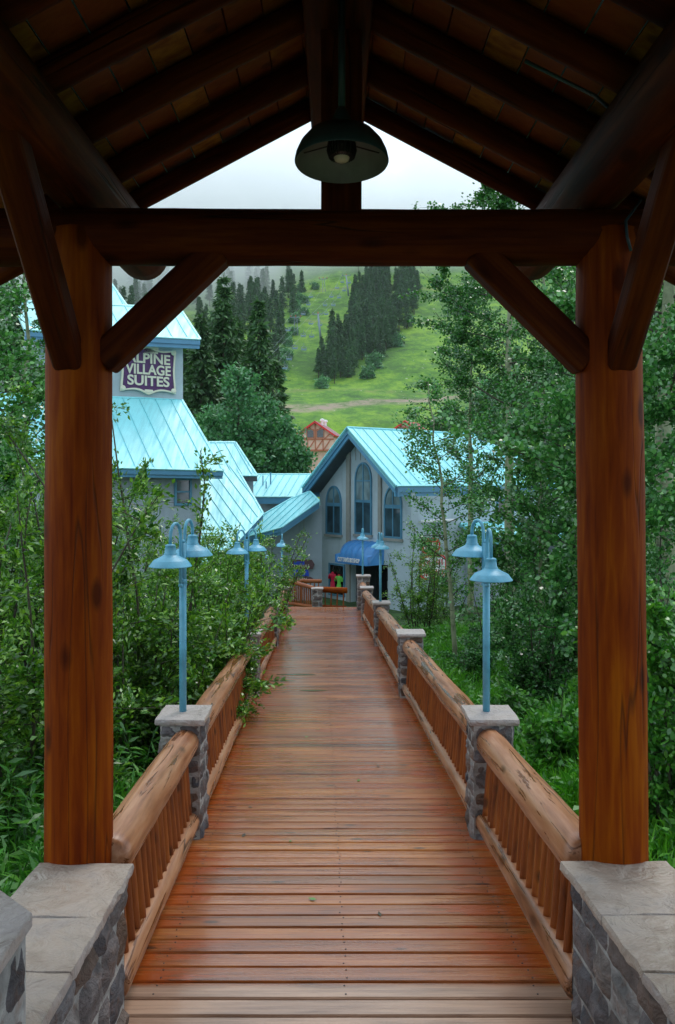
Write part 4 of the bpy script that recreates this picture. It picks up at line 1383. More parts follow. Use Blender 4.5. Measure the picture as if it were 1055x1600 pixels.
def shop():
    T = thing('ski_shop', 'pale stucco gabled ski shop with turquoise metal roof, arched windows and a blue awning at the far end of the bridge', 'shop', (2, 42, -3.7))
    T['label'] = 'gabled grey ski shop with turquoise roof and arched windows at the bridge end'
    O0 = W(499.5, 1000, 42.0)
    u = Vector((0.643, -0.766, 0)); ru = Vector((0.766, 0.643, 0))
    F = Frame((O0.x, O0.y, -3.9), u)       # n = (u.y,-u.x) = (-.766,-.643)
    z_off = 3.9
    L = 6.5
    ze, za = 2.05, 4.72
    oh = 0.95
    drop = (za - ze) / (L / 2)
    mb = MB()
    pent = [F.p(0, 0, 0), F.p(L, 0, 0), F.p(L, 0, ze + z_off), F.p(L / 2, 0, za + z_off - 0.1), F.p(0, 0, ze + z_off)]
    # wall with the door opening left out (built from pieces round the opening)
    du0, du1, dz = 2.45, 5.0, 2.25
    parts = [[F.p(0, 0, 0), F.p(du0, 0, 0), F.p(du0, 0, dz), F.p(0, 0, dz)], [F.p(du1, 0, 0), F.p(L, 0, 0), F.p(L, 0, dz), F.p(du1, 0, dz)],
             [F.p(0, 0, dz), F.p(L, 0, dz), F.p(L, 0, ze + z_off), F.p(L / 2, 0, za + z_off - 0.1), F.p(0, 0, ze + z_off)]]
    for q in parts: mb.prism(q, -F.n * 0.3)
    mb.build('wall', M['stucco2'], T)
    # long eave-side walls
    for a in (0.15, L - 0.15):
        mb = MB()
        q0, q1 = F.p(a - 0.14, -0.3, 0), F.p(a + 0.14, -0.3, 0)
        hgt = ze + z_off + 0.0
        mb.prism([q0, q1, q1 + ru * 11.5, q0 + ru * 11.5], Vector((0, 0, hgt)))
        mb.build('wall', M['stucco2'], T)
    # pilaster strips
    for a0, a1, z1 in ((2.16, 2.42, 3.85), (4.42, 4.62, 3.6)):
        mb = MB(); F.box(mb, a0, a1, 0 if a0 < 2.4 else 2.4, z1 + z_off - (0.0), 0.0, 0.10); mb.build('pilaster', M['trim'], T)
    mb = MB(); 
    for a in (2.75, 3.1, 3.45, 3.8, 4.15):
        F.box(mb, a, a + 0.03, 3.2 + z_off, min(4.4, za - abs(a - L / 2) * drop - 0.25) + z_off, 0.0, 0.02)
    mb.build('gable_board_joint', M['trim'], T)
    # windows
    arch_window(F, 0.55, 1.75, -0.43 + z_off, 1.10 + z_off, 1.02 + z_off, T, 0.88, M['curtain'], M['glass'])
    arch_window(F, 2.74, 3.94, -0.32 + z_off, 2.22 + z_off, 1.25 + z_off, T, 0.88, M['curtain'], M['glass'])
    arch_window(F, 4.78, 5.95, -0.40 + z_off, 1.10 + z_off, 1.02 + z_off, T, 0.90, M['curtain'], M['glass'])
    # display window
    sh = rect_window(F, 0.78, 2.0, 0.45, 2.05, T, M['glass_dark'], 0.09, 0, 0, 'display_window')
    # roof: ridge and eaves
    c = F.p(L / 2, 0, za + z_off)
    rs = c - ru * oh
    re = c + ru * 11.8
    lo = 3.45
    for s, nm in ((-1, 'l'), (1, 'r')):
        d_out = u * s
        e0 = rs + d_out * lo - Vector((0, 0, drop * lo)); e1 = re + d_out * lo - Vector((0, 0, drop * lo))
        if s > 0:
            e0 = rs + d_out * 3.3 - Vector((0, 0, drop * 3.3)); e1 = re + d_out * 3.3 - Vector((0, 0, drop * 3.3))
        upv = (rs - e0).normalized()
        r = roof_panel([e0, e1, re, rs], ru, upv, T, M['roof'], 0.62, 0.18)
        n = ru.cross(upv).normalized()
        if n.z < 0: n = -n
        mb = MB()
        for w0, w1, dd in ((0.06, 0.30, 0.0), (0.30, 0.50, 0.07)):
            a = rs - Vector((0, 0, 1)) * w0; b = e0 - Vector((0, 0, 1)) * w0
            a2 = rs - Vector((0, 0, 1)) * w1; b2 = e0 - Vector((0, 0, 1)) * w1
            mb.prism([a + ru * dd, b + ru * dd, b2 + ru * dd, a2 + ru * dd], ru * 0.10)
        a, b = e0, e1
        mb.prism([a - Vector((0, 0, .04)), b - Vector((0, 0, .04)), b - Vector((0, 0, .30)), a - Vector((0, 0, .30))], -d_out * 0.10)
        mb.prism([a - Vector((0, 0, .30)) - d_out * .06, b - Vector((0, 0, .30)) - d_out * .06, b - Vector((0, 0, .48)) - d_out * .06, a - Vector((0, 0, .48)) - d_out * .06], -d_out * 0.10)
        mb.build('fascia', M['fascia'], r)
        mb = MB()
        q = [rs + ru * 0.12 - n * 0.30, e0 + ru * 0.12 - n * 0.30 - d_out * 0.1, e0 + ru * (oh - 0.02) - n * 0.30 - d_out * 0.1, rs + ru * (oh - 0.02) - n * 0.30]
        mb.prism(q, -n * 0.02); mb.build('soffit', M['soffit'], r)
    # recessed entrance
    mb = MB()
    q = [F.p(du0, -0.3, 0), F.p(du1, -0.3, 0), F.p(du1, -1.6, 0), F.p(du0, -1.6, 0)]
    mb.prism([F.p(du0, -1.6, 0), F.p(du1, -1.6, 0), F.p(du1, -1.6, dz + .2), F.p(du0, -1.6, dz + .2)], -F.n * 0.1)
    mb.prism([F.p(du0 - .1, -0.3, dz + .003), F.p(du1 + .1, -0.3, dz + .003), F.p(du1 + .1, -1.7, dz + .003), F.p(du0 - .1, -1.7, dz + .003)], Vector((0, 0, 0.1)))
    mb.prism([F.p(du0 - .1, -0.3, 0), F.p(du0, -0.3, 0), F.p(du0, -1.7, 0), F.p(du0 - .1, -1.7, 0)], Vector((0, 0, dz)))
    mb.prism([F.p(du1, -0.3, 0), F.p(du1 + .1, -0.3, 0), F.p(du1 + .1, -1.7, 0), F.p(du1, -1.7, 0)], Vector((0, 0, dz)))
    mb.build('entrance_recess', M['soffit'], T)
    F3 = Frame(F.p(0, -1.6, 0), u)
    for a in (2.55, 3.55):
        d_ = rect_window(F3, a, a + 0.98, 0.02, 2.1, T, M['glass_dark'], 0.1, 0, 0, 'door', 'black', 0.05)
        mb = MB(); mb.bar(F3.p(a + (0.85 if a < 3 else 0.13), 0.09, 0.9), F3.p(a + (0.85 if a < 3 else 0.13), 0.09, 1.25), 0.03, 0.03, F3.n); mb.build('handle', M['steel'], d_)
    # barrel awning
    A0, A1, az, ar = 2.45, 4.75, 2.25, 1.15
    mb = MB(); prof = []
    for i in range(13):
        t = math.pi / 2 * i / 12
        prof.append((1.0 * math.cos(t), az + 0.38 + 0.66 * math.sin(t)))
    prof = [(1.0, az)] + prof
    nseg = 6
    vs, fs = [], []
    ua = [A0 + (A1 - A0) * i / (nseg * 4) for i in range(nseg * 4 + 1)]
    for j, a in enumerate(ua):
        k = (j % 4) / 4.0
        sag = 0.035 * math.sin(math.pi * k)
        # rounded ends: nose in at both ends
        endf = min(a - A0, A1 - a)
        sh_ = 1.0 - 0.55 * max(0, 1 - endf / 0.55) ** 2
        for dd, z in prof:
            if z < az + 0.45: s0_, sh_ = sh_, 1.0
            else: s0_ = sh_
            vs.append(F.p(a, 0.005 + dd * (0.45 + 0.55 * sh_) * (1 - sag * 0.6) * (1.0), az + (z - az) * (0.85 + 0.15 * sh_) - sag * 0.5))
            sh_ = s0_
    K = len(prof)
    for j in range(len(ua) - 1):
        for i in range(K - 1):
            fs.append((j * K + i, (j + 1) * K + i, (j + 1) * K + i + 1, j * K + i + 1))
    st = len(vs)
    for a, b0 in ((A0, 0), (A1, (len(ua) - 1) * K)):
        c0 = len(vs); vs.append(F.p(a, 0.004, az)); vs.append(F.p(a, 0.004, az + 0.95))
        fs.append(tuple([c0] + [b0 + i for i in range(K)] + [c0 + 1]))
    mb.add(vs, fs)
    aw = mb.build('awning', M['awning'], T, True)
    mb = MB()
    for s_ in range(nseg + 1):
        j = min(s_ * 4, len(ua) - 1)
        mb.tube([Vector(vs[j * K + i]) + F.n * 0.01 for i in range(K)], 0.012, 6)
    mb.build('awning_ribs', M['awning'], aw)
    mb = MB(); F.box(mb, A0 + 0.35, A1 - 0.3, az - 0.02, az + 0.05, 0.94, 0.99); mb.build('valance_bar', M['awning'], aw)
    Fa = Frame(F.p(0, 1.02, 0), u)
    text_obj('lettering', "COTTAM'S SKI SHOP", 0.27, Fa, A0 + 0.98, az + 0.17, 0.02, M['white'], aw, 0.006, 0.62, 0.010)
    # wooden lean-to on the right, mostly behind the aspens
    # porch roof and dark porch at the right
    Fs = Frame(F.p(L, 0, 0), ru)
    mb = MB()
    q = [Fs.p(3.2, 0.05, 2.5 + 1.6), Fs.p(9.5, 0.05, 2.5 + 1.6), Fs.p(9.5, 2.2, 2.5 + 0.9), Fs.p(3.2, 2.2, 2.5 + 0.9)]
    pr = roof_panel([Vector(x) for x in q], ru, (q[0] - q[3]), T, M['roof'], 0.6, 0.14, 'porch_roof')
    mb = MB(); mb.prism([q[3] - Vector((0, 0, .15)), q[2] - Vector((0, 0, .15)), q[2] - Vector((0, 0, .6)), q[3] - Vector((0, 0, .6))], -Fs.n * 0.12); mb.build('fascia', M['soffit'], pr)
    mb = MB(); Fs.box(mb, 3.6, 9.3, 0, 3.4, 0.0, 1.2); mb.build('porch_wall', M['stucco'], T)
    rect_window(Frame(Fs.p(0, 1.2, 0), ru), 6.2, 7.6, 1.2, 2.8, T, M['glass_dark'], 0.08, 1, 0)
    rect_window(Fs, 5.9, 7.2, 4.3, 5.2, T, M['glass_dark'], 0.08, 1, 0)
    # lamp strip and round red sign
    mb = MB(); Fs.box(mb, 0.5, 2.6, 4.25, 4.36, 0.1, 0.3)
    SL = thing('sign_light', 'white strip lamp above the red sign on the shop side wall', 'lamp', tuple(Fs.p(1.5, .2, 4.3)))
    mb.build('tube_housing', M['white'], SL, bevel=0.02)
    mb = MB(); Fs.box(mb, 1.4, 1.6, 4.28, 4.34, 0.0, 0.1); mb.build('bracket', M['white'], SL)
    S = thing('shop_sign', 'white and red sign half hidden by the young aspen on the shop wall', 'sign', tuple(Fs.p(1.2, .1, 2.2)))
    mb = MB()
    def rrect(cx_, cz_, w, h, r, g=0):
        pts = []
        for ccx, ccz, t0 in ((cx_ + w / 2 - r, cz_ + h / 2 - r, 0), (cx_ - w / 2 + r, cz_ + h / 2 - r, 90), (cx_ - w / 2 + r, cz_ - h / 2 + r, 180), (cx_ + w / 2 - r, cz_ - h / 2 + r, 270)):
            for k in range(7):
                t = R(t0 + 15 * k)
                pts.append((ccx + (r - g) * math.cos(t), ccz + (r - g) * math.sin(t)))
        return pts
    cz0 = 2.55
    mb.prism([Fs.p(x, 0.02, z) for x, z in rrect(1.35, cz0 - 0.35, 1.7, 1.1, 0.35)], Fs.n * 0.06)
    mb.prism([Fs.p(x, 0.02, z) for x, z in rrect(1.2, cz0 + 0.62, 1.2, 0.7, 0.33)], Fs.n * 0.062)
    mb.build('board', M['red'], S)
    mb = MB(); mb.prism([Fs.p(x, 0.085, z) for x, z in rrect(1.35, cz0 - 0.35, 1.7, 1.1, 0.35, 0.10)], Fs.n * 0.02); mb.build('inner_panel', M['white'], S)
    mb = MB()
    rg = random.Random(3)
    for row, (zc, x0, x1, hh) in enumerate(((cz0 + 0.62, 0.75, 1.7, 0.32), )):
        x = x0
        while x < x1:
            w = rg.uniform(0.05, 0.08)
            mb.bar(Fs.p(x, 0.1, zc - hh / 2), Fs.p(x + rg.uniform(-0.03, 0.07), 0.1, zc + hh / 2), w, 0.02, Fs.n); x += w + rg.uniform(0.09, 0.15)
    mb.build('lettering', M['white'], S)
    mb = MB()
    for zc in (cz0 - 0.15, cz0 - 0.60):
        x = 0.72
        while x < 1.95:
            w = rg.uniform(0.04, 0.07)
            mb.bar(Fs.p(x, 0.112, zc - 0.13), Fs.p(x + rg.uniform(-0.05, 0.08), 0.112, zc + 0.13), w, 0.015, Fs.n); x += w + rg.uniform(0.1, 0.16)
    mb.build('lettering', M['red'], S)
    # dresses displayed in the window
    def dress(a, z, col, lab, hood):
        D = thing('dress', lab, 'dress', tuple(F.p(a, 0.12, z)))
        mb = MB()
        prof = [(0.17, 0), (0.15, 0.18), (0.135, 0.36), (0.105, 0.44), (0.115, 0.52), (0.15, 0.68), (0.15, 0.76), (0.07, 0.82), (0.05, 0.86)]
        vs = []
        for r_, zz_ in prof:
            for j in range(16):
                t = 2 * math.pi * j / 16
                rr_ = r_ * (1 + 0.05 * math.sin(5 * t + zz_ * 9))
                vs.append(F.p(a + rr_ * 1.15 * math.cos(t), 0.12 + rr_ * 0.45 * math.sin(t), z + zz_))
        fs = [(i * 16 + j, i * 16 + (j + 1) % 16, (i + 1) * 16 + (j + 1) % 16, (i + 1) * 16 + j) for i in range(len(prof) - 1) for j in range(16)]
        mb.add(vs, fs); mb.build('body', col, D, True)
        for s_ in (-1, 1):
            mb = MB(); mb.tube([F.p(a + s_ * 0.15, 0.12, z + 0.76), F.p(a + s_ * 0.24, 0.13, z + 0.68), F.p(a + s_ * 0.27, 0.14, z + 0.54)], [0.06, 0.055, 0.05], 8); mb.build('sleeve', col, D, True)
        mb = MB(); mb.lathe(F.p(a, 0.12, z + 0.84), [(0.06, -0.02), (0.07, 0.01), (0.035, 0.05), (0.001, 0.055)], 12); mb.build('hood', hood, D, True)
        mb = MB(); mb.tube([F.p(a, 0.05, z + 1.15), F.p(a, 0.12, z + 0.98)], 0.01, 5); mb.build('hanger', M['black'], D)
    dress(1.18, 0.74, M['magenta'], 'short pink hooded dress with belt hanging in the shop window', M['magenta'])
    dress(1.66, 0.66, M['lime'], 'lime green dress with red scarf hanging in the shop window', M['red'])
shop()

def chalet(px, py_apex, Y, w, h_wall, rot, label, small=False):
    c = W(px, py_apex, Y)
    g = terrain(c.x, Y)
    T = thing('half_timbered_chalet', label, 'chalet', (c.x, Y, g), 'pink chalets with red roofs')
    u = Vector((math.cos(R(rot)), -math.sin(R(rot)), 0)); ru = Vector((math.sin(R(rot)), math.cos(R(rot)), 0))
    o = Vector((c.x, Y, 0)) - u * w / 2
    F = Frame((o.x, o.y, 0), u)
    za = c.z; ze = za - w * 0.34
    zl = ze - 3.4
    mb = MB()
    mb.prism([F.p(0, 0, zl), F.p(w, 0, zl), F.p(w, 0, ze), F.p(w / 2, 0, za - .1), F.p(0, 0, ze)], ru * 9)
    mb.build('wall', M['pink'], T)
    mb = MB(); F.box(mb, w * 0.12, w * 0.88, g - 1, zl, -0.6, -8); mb.build('lower_wall', M['pink'], T)
    dr = (za - ze) / (w / 2)
    for s in (-1, 1):
        rs = F.p(w / 2, 0.8, za + .12); e0 = rs + u * s * (w / 2 + 0.6) - Vector((0, 0, dr * (w / 2 + 0.6)))
        r = roof_panel([e0, e0 + ru * 10.5, rs + ru * 10.5, rs], ru, rs - e0, T, M['redroof'], 1.2, 0.3)
        if s > 0 and not small:
            for k in (3.5, 7.0):
                mb = MB(); p = rs + ru * k + u * 0.9 - Vector((0, 0, dr * 0.9))
                mb.tube([p, p + Vector((0, 0, .8))], 0.28, 10); mb.lathe(p + Vector((0, 0, 0.8)), [(0.28, 0), (0.5, .05), (0.45, .4), (0.001, .55)], 10); mb.build('roof_vent', M['white'], r)
    def tb(a0, z0, a1, z1, w_=0.22):
        mb = MB(); mb.bar(F.p(a0, 0.04, z0), F.p(a1, 0.04, z1), w_, 0.12, F.n); mb.build('timber', M['timber'], T)
    zm = ze - 1.0
    c_ = w / 2
    tb(c_, zm, c_, za - .2, 0.35); tb(0, zm, w, zm, 0.3); tb(0, zl + .15, w, zl + .15, 0.35)
    tb(c_ - 0.2, ze + 0.7, c_ - w * 0.18, za - w * 0.18 * dr - 0.2); tb(c_ + 0.2, ze + 0.7, c_ + w * 0.18, za - w * 0.18 * dr - 0.2)
    tb(c_ + w * 0.24, zm, w - 0.8, ze + .1); tb(c_ - w * 0.24, zm, 0.8, ze + .1)
    for a in (c_ - 1.6, c_, c_ + 1.6): tb(a, zl, a, zm, 0.2)
    tb(c_ + .1, zl + .2, c_ + 1.6, zm); tb(c_ + 1.7, zl + .2, c_ + 3.2, zm); tb(c_ - 1.5, zl + .2, c_ - .1, zm)
    rect_window(F, c_ - w * 0.24, c_ - 0.25, zm + 0.25, zm + 2.1, T, M['glass_dark'], 0.12, 0, 0, 'window', 'timber', 0.12)
    rect_window(F, c_ + 0.25, c_ + w * 0.24, zm + 0.25, zm + 2.1, T, M['glass_dark'], 0.12, 0, 0, 'window', 'timber', 0.12)
chalet(493, 659, 170.0, 7.6, 6, 10, 'pink half timbered chalet with bright red roof at the foot of the ski slope')
chalet(634, 658, 185.0, 7.0, 6, 22, 'pink chalet gable with red roof just peeking over the shop ridge', True)

# plaza at the end of the bridge
mb = MB(); mb.box((0, 37, -3.98), (26, 20, 0.2)); tag(mb.build('plaza_pavement', M['paving'], None), 'paved plaza below the end of the footbridge', 'pavement', kind='structure')

# wooden direction boards on the grey wall
def boards():
    Y = 40.55
    F = Frame(W(455, 985, Y), (1, 0, 0))
    def uz(px, py):
        q = W(px, py, Y); return q.x - F.o.x, q.z - F.o.z
    defs = [(457, 486, 874, 889, 'brown_sign', 'upper brown sign board with blue top panel on the grey wall', [(459, 476, 877, 882, 'blue_sign')]),
            (459, 480, 890, 900, 'blue_sign', 'small bright blue sign board with pale lettering in the middle of the stack', []),
            (459, 484, 901, 907, 'brown_sign', 'lowest narrow brown sign board of the stack on the grey wall', [])]
    rg = random.Random(9)
    for k, (x0, x1, y0, y1, m, lab, ex) in enumerate(defs):
        a0, z1 = uz(x0, y0); a1, z0 = uz(x1, y1)
        T = thing('sign_board', lab, 'sign', tuple(F.p(a0, 0, z0)), 'wooden direction boards on the grey wall')
        mb = MB()
        pts = []
        N = 9
        for i in range(N + 1):
            pts.append(F.p(a0 + (a1 - a0) * i / N + (0.1 if i == N else 0), 0.02, z0 + rg.uniform(-.02, .02)))
        if k != 1: pts.append(F.p(a1 + 0.18, 0.02, (z0 + z1) / 2))
        for i in range(N, -1, -1):
            pts.append(F.p(a0 + (a1 - a0) * i / N + (0.05 if i == N else 0), 0.02, z1 + rg.uniform(-.02, .02)))
        mb.prism(pts, F.n * 0.06); mb.build('board', M[m], T)
        for (ex0, ex1, ey0, ey1, em) in ex:
            b0, c1 = uz(ex0, ey0); b1, c0 = uz(ex1, ey1)
            mb = MB(); F.box(mb, b0, b1, c0, c1, 0.085, 0.10); mb.build('panel', M[em], T)
        zc = (z0 + z1) / 2 - (0.08 if k == 0 else 0)
        x = a0 + 0.1
        mb = MB()
        while x < a1 - 0.1:
            hh = min(0.07, (z1 - z0) * 0.25)
            mb.bar(F.p(x, 0.11, zc - hh), F.p(x + rg.uniform(0, .03), 0.11, zc + hh), 0.022, 0.01, F.n)
            if rg.random() < .6: mb.bar(F.p(x, 0.11, zc + rg.choice((-hh, 0, hh))), F.p(x + .05, 0.11, zc + rg.choice((-hh, 0, hh))), 0.015, 0.01, F.n)
            x += 0.085
        mb.build('faint_lettering', M['cream'], T)
    bl = W(499, 890, Y)
boards()

# ------------------------------------------------------------------ ski lift
def lift():
    def tower(bx, by, tx, ty, label, lattice=False):
        g = hit_ground(bx, by)
        T = thing('lift_tower', label, 'ski lift tower', tuple(g), 'ski lift towers on the slope')
        h = (by - ty) / FPX * g.y
        lean = (tx - bx) / FPX * g.y
        top = g + Vector((lean, 0, h))
        if not lattice:
            mb = MB(); mb.tube([g - Vector((0, 0, .5)), top], [0.6, 0.42], 10); mb.build('mast', M['steel'], T, True)
        else:
            mb = MB()
            w = 1.0
            for sx in (-1, 1):
                mb.tube([g + Vector((sx * w, 0, -.5)), top + Vector((sx * w * 0.6, 0, 0))], 0.13, 6)
            for k in range(6):
                a, b = k / 6, (k + 1) / 6
                s = 1 if k % 2 else -1
                mb.tube([g.lerp(top, a) + Vector((s * w * .9, 0, 0)), g.lerp(top, b) + Vector((-s * w * .8, 0, 0))], 0.08, 5)
            mb.build('mast', M['steel'], T)
        mb = MB(); mb.bar(top + Vector((-2.6, 0, 0)), top + Vector((2.6, 0, 0.15)), 0.35, 0.35); mb.build('crossarm', M['steel'], T)
        for s in (-1, 1):
            mb = MB(); mb.bar(top + Vector((s * 2.5, -1.6, 0.5)), top + Vector((s * 2.5, 1.6, 0.7)), 0.4, 0.4); mb.build('sheave_train', M['steel'] if not lattice else M['steel_red'], T)
        mb = MB(); mb.tube([top + Vector((0, 0, -.1)), top + Vector((0, 0, 1.2))], 0.2, 6); mb.build('head_frame', M['steel_red'], T)
        return top
    t0 = tower(502, 534, 497, 491, 'nearest solid steel ski lift tower standing in the grass strip')
    t1 = tower(545, 463, 541, 431, 'upper solid steel ski lift tower close to the cloud')
    t2 = tower(463, 526, 462, 496, 'lower lattice lift tower with red head beside the left forest', True)
    t3 = tower(507, 457, 505, 436, 'small upper lattice lift tower fading into the mist', True)
    def cable(pts, lab):
        mb = MB(); mb.tube(pts, 0.035, 5)
        o = mb.build('lift_cable', M['steel'], None); tag(o, lab, 'cable', 'ski lift cables')
    for s in (-1, 1):
        sd = 'left' if s < 0 else 'right'
        a, b = t0 + Vector((s * 2.5, 0, .6)), t1 + Vector((s * 2.5, 0, .6))
        d = b - a
        cable([a - d * 1.1 - Vector((0, 0, -6)), a, a + d * .5 - Vector((0, 0, 3)), b, b + d * 0.8], sd + ' haul cable of the lift with solid towers')
        a, b = t2 + Vector((s * 2.5, 0, .6)), t3 + Vector((s * 2.5, 0, .6))
        d = b - a
        cable([a - d * .8 - Vector((0, 0, -4)), a, a + d * .5 - Vector((0, 0, 3)), b, b + d * .8], sd + ' haul cable of the lift with lattice towers')
    ch = [(486, 505), (474, 524), (487, 525), (461, 543), (475, 545), (500, 507), (510, 490), (508, 476), (521, 476), (518, 463), (530, 464), (538, 453), (527, 449), (486, 463), (482, 475), (535, 440), (546, 441), (450, 515), (445, 574), (474, 490), (452, 560)]
    proto = None
    for k, (px, py) in enumerate(ch):
        g = hit_ground(px, py + 24)
        p = W(px, py, g.y)
        if proto is None:
            T = thing('lift_chair', 'small grey lift chair hanging above the grass strip', 'lift chair', tuple(p), 'lift chairs above the ski slope')
            mb = MB(); mb.tube([p + Vector((0, 0, 2.6)), p + Vector((0, 0.2, 1.2)), p + Vector((0, 0.3, 0.9))], 0.08, 5); mb.build('hanger', M['steel'], T)
            mb = MB(); mb.tube([p + Vector((-1.1, 0, -0.5)), p + Vector((-1.1, .3, .6)), p + Vector((-0.6, .3, .95)), p + Vector((0.6, .3, .95)), p + Vector((1.1, .3, .6)), p + Vector((1.1, 0, -0.5))], 0.10, 5); mb.build('frame', M['steel'], T)
            mb = MB(); mb.box(p + Vector((0, -.2, -.5)), (2.1, 0.8, 0.16)); mb.build('seat', M['fascia'], T)
            mb = MB(); mb.box(p + Vector((0, .2, -.05)), (2.1, 0.1, 0.4)); mb.build('backrest', M['steel'], T)
            mb = MB(); mb.bar(p + Vector((-1.0, -.8, -1.0)), p + Vector((1.0, -.8, -1.0)), 0.1, 0.1); mb.bar(p + Vector((-0.9, -.8, -1.0)), p + Vector((-0.9, -.2, -.5)), .07, .07); mb.bar(p + Vector((0.9, -.8, -1.0)), p + Vector((0.9, -.2, -.5)), .07, .07)
            mb.build('footrest', M['steel'], T)
            proto = T
        else:
            c = proto.copy(); COL.objects.link(c); c.location = p
            for q in list(proto.children):
                k2 = q.copy(); COL.objects.link(k2); k2.parent = c
lift()

# ------------------------------------------------------------------ vegetation
def rot_basis(dirs, rg, spread=0.9):
    """for each leaf direction (n,3) give a perpendicular side vector, leaves mostly face up with random tilt"""
    n = len(dirs)
    up = np.tile(np.array([0, 0, 1.0]), (n, 1)) + rg.normal(0, spread, (n, 3))
    side = np.cross(dirs, up)
    side /= np.linalg.norm(side, axis=1, keepdims=True) + 1e-9
    return side
def leaves(name, pos, dirs, length, width, mat, parent, rg, shape='lance', origin=(0, 0, 0), spread=0.9, droop=0.0):
    n = len(pos)
    L = length * rg.uniform(0.6, 1.25, (n, 1)); Wd = width * rg.uniform(0.7, 1.2, (n, 1))
    d = dirs + rg.normal(0, 0.45, (n, 3)); d[:, 2] -= droop
    d /= np.linalg.norm(d, axis=1, keepdims=True) + 1e-9
    s = rot_basis(d, rg, spread)
    nn = np.cross(s, d)
    if shape == 'lance':
        prof = [(0.0, 0.0, 0), (0.45, 0.5, 0.06), (1.0, 0.0, -0.08), (0.45, -0.5, 0.06)]
    elif shape == 'blade':
        prof = [(0.0, 0.5, 0), (0.6, 0.32, 0.04), (1.0, 0.0, -0.08), (0.6, -0.32, 0.04), (0.0, -0.5, 0)]
    else:
        prof = [(0.0, 0.0, 0), (0.25, 0.42, 0.05), (0.65, 0.45, 0.04), (1.0, 0.0, -0.03), (0.65, -0.45, 0.04), (0.25, -0.42, 0.05)]
    K = len(prof)
    V = np.empty((n, K, 3))
    for k, (a, b, c) in enumerate(prof):
        V[:, k, :] = pos + d * (a * L) + s * (b * Wd) + nn * (c * L)
    V = V.reshape(-1, 3) - np.array(origin)
    loops = np.arange(n * K)
    return np_mesh(name, V, loops, np.full(n, K), mat, parent, origin)
def along(segs, n, rg, jitter):
    """random points on weighted segments; returns pos, dir"""
    P0 = np.array([s[0] for s in segs]); P1 = np.array([s[1] for s in segs])
    ln = np.linalg.norm(P1 - P0, axis=1)
    pr = ln * rg.lognormal(0, 1.1, len(segs)); pr /= pr.sum()
    idx = rg.choice(len(segs), n, p=pr)
    t = rg.uniform(0, 1, (n, 1))
    pos = P0[idx] * (1 - t) + P1[idx] * t + rg.normal(0, jitter, (n, 3))
    d = (P1 - P0)[idx] / (ln[idx][:, None] + 1e-9)
    return pos, d
def curve_pts(p, d, L, n, rg, wob, grav=0.0):
    pts = [p.copy()]
    d = d.normalized()
    for i in range(n):
        d = (d + Vector((rg.gauss(0, wob), rg.gauss(0, wob), rg.gauss(0, wob) + grav))).normalized()
        pts.append(pts[-1] + d * (L / n))
    return pts
LEAFK = 1.45
def shrub(name, base, h, r, nleaf, mat, label, cat, group, seed, leaf=(0.06, 0.02), shape='lance', stems=9, lean=Vector((0, 0, 0)), twigs=7, low=0.12, barkm='bark', jit=0.04, spread=0.9):
    rg = random.Random(seed); ng = np.random.default_rng(seed)
    base = Vector(base)
    T = thing(name, label, cat, tuple(base), group)
    wood = MB(); segs = []
    nleaf = int(nleaf * LEAFK)
    for k in range(stems):
        a = rg.uniform(0, 2 * math.pi)
        out = rg.uniform(0.1, 1.0) ** 0.7
        d = Vector((math.cos(a) * out * r / h * 0.85, math.sin(a) * out * r / h * 0.85, 1.0)) + lean / h
        L = h * rg.uniform(0.72, 1.06) * (1.08 - 0.25 * out)
        p0 = base + Vector((math.cos(a), math.sin(a), 0)) * rg.uniform(0, 0.15 * r) - Vector((0, 0, 0.1))
        pts = curve_pts(p0, d, L, 9, rg, 0.07, 0.01)
        r0 = 0.008 + 0.006 * h
        wood.tube(pts, [r0 * (1 - 0.85 * i / 9) for i in range(10)], 5, False)
        for i in range(2, 9): segs.append((pts[i], pts[i + 1]))
        for m in range(twigs):
            t = rg.uniform(low, 0.96)
            i = int(t * 9); f = t * 9 - i
            p = pts[i].lerp(pts[min(i + 1, 9)], f)
            b = rg.uniform(0, 2 * math.pi)
            dd = Vector((math.cos(b), math.sin(b), rg.uniform(-0.15, 0.9)))
            TL = r * rg.uniform(0.25, 0.75) * (1.15 - 0.6 * t)
            q = curve_pts(p, dd, TL, 4, rg, 0.16, -0.02)
            wood.tube(q, [0.007, 0.005, 0.004, 0.003, 0.002], 3, False)
            for j in range(4): segs.append((q[j], q[j + 1]))
            for s2 in range(3):
                j = rg.randrange(1, 4)
                b2 = rg.uniform(0, 2 * math.pi)
                q2 = curve_pts(q[j], Vector((math.cos(b2), math.sin(b2), rg.uniform(-0.3, 0.7))), TL * rg.uniform(0.3, 0.6), 2, rg, 0.15)
                wood.tube(q2, [0.004, 0.003, 0.002], 3, False)
                segs.append((q2[0], q2[1])); segs.append((q2[1], q2[2]))
    wood.build('stems', M[barkm], T, True, tuple(base))
    P, D = along([(tuple(a), tuple(b)) for a, b in segs], nleaf, ng, jit)
    leaves('foliage', P, D, leaf[0], leaf[1], M[mat], T, ng, shape, tuple(base), spread)
    return T
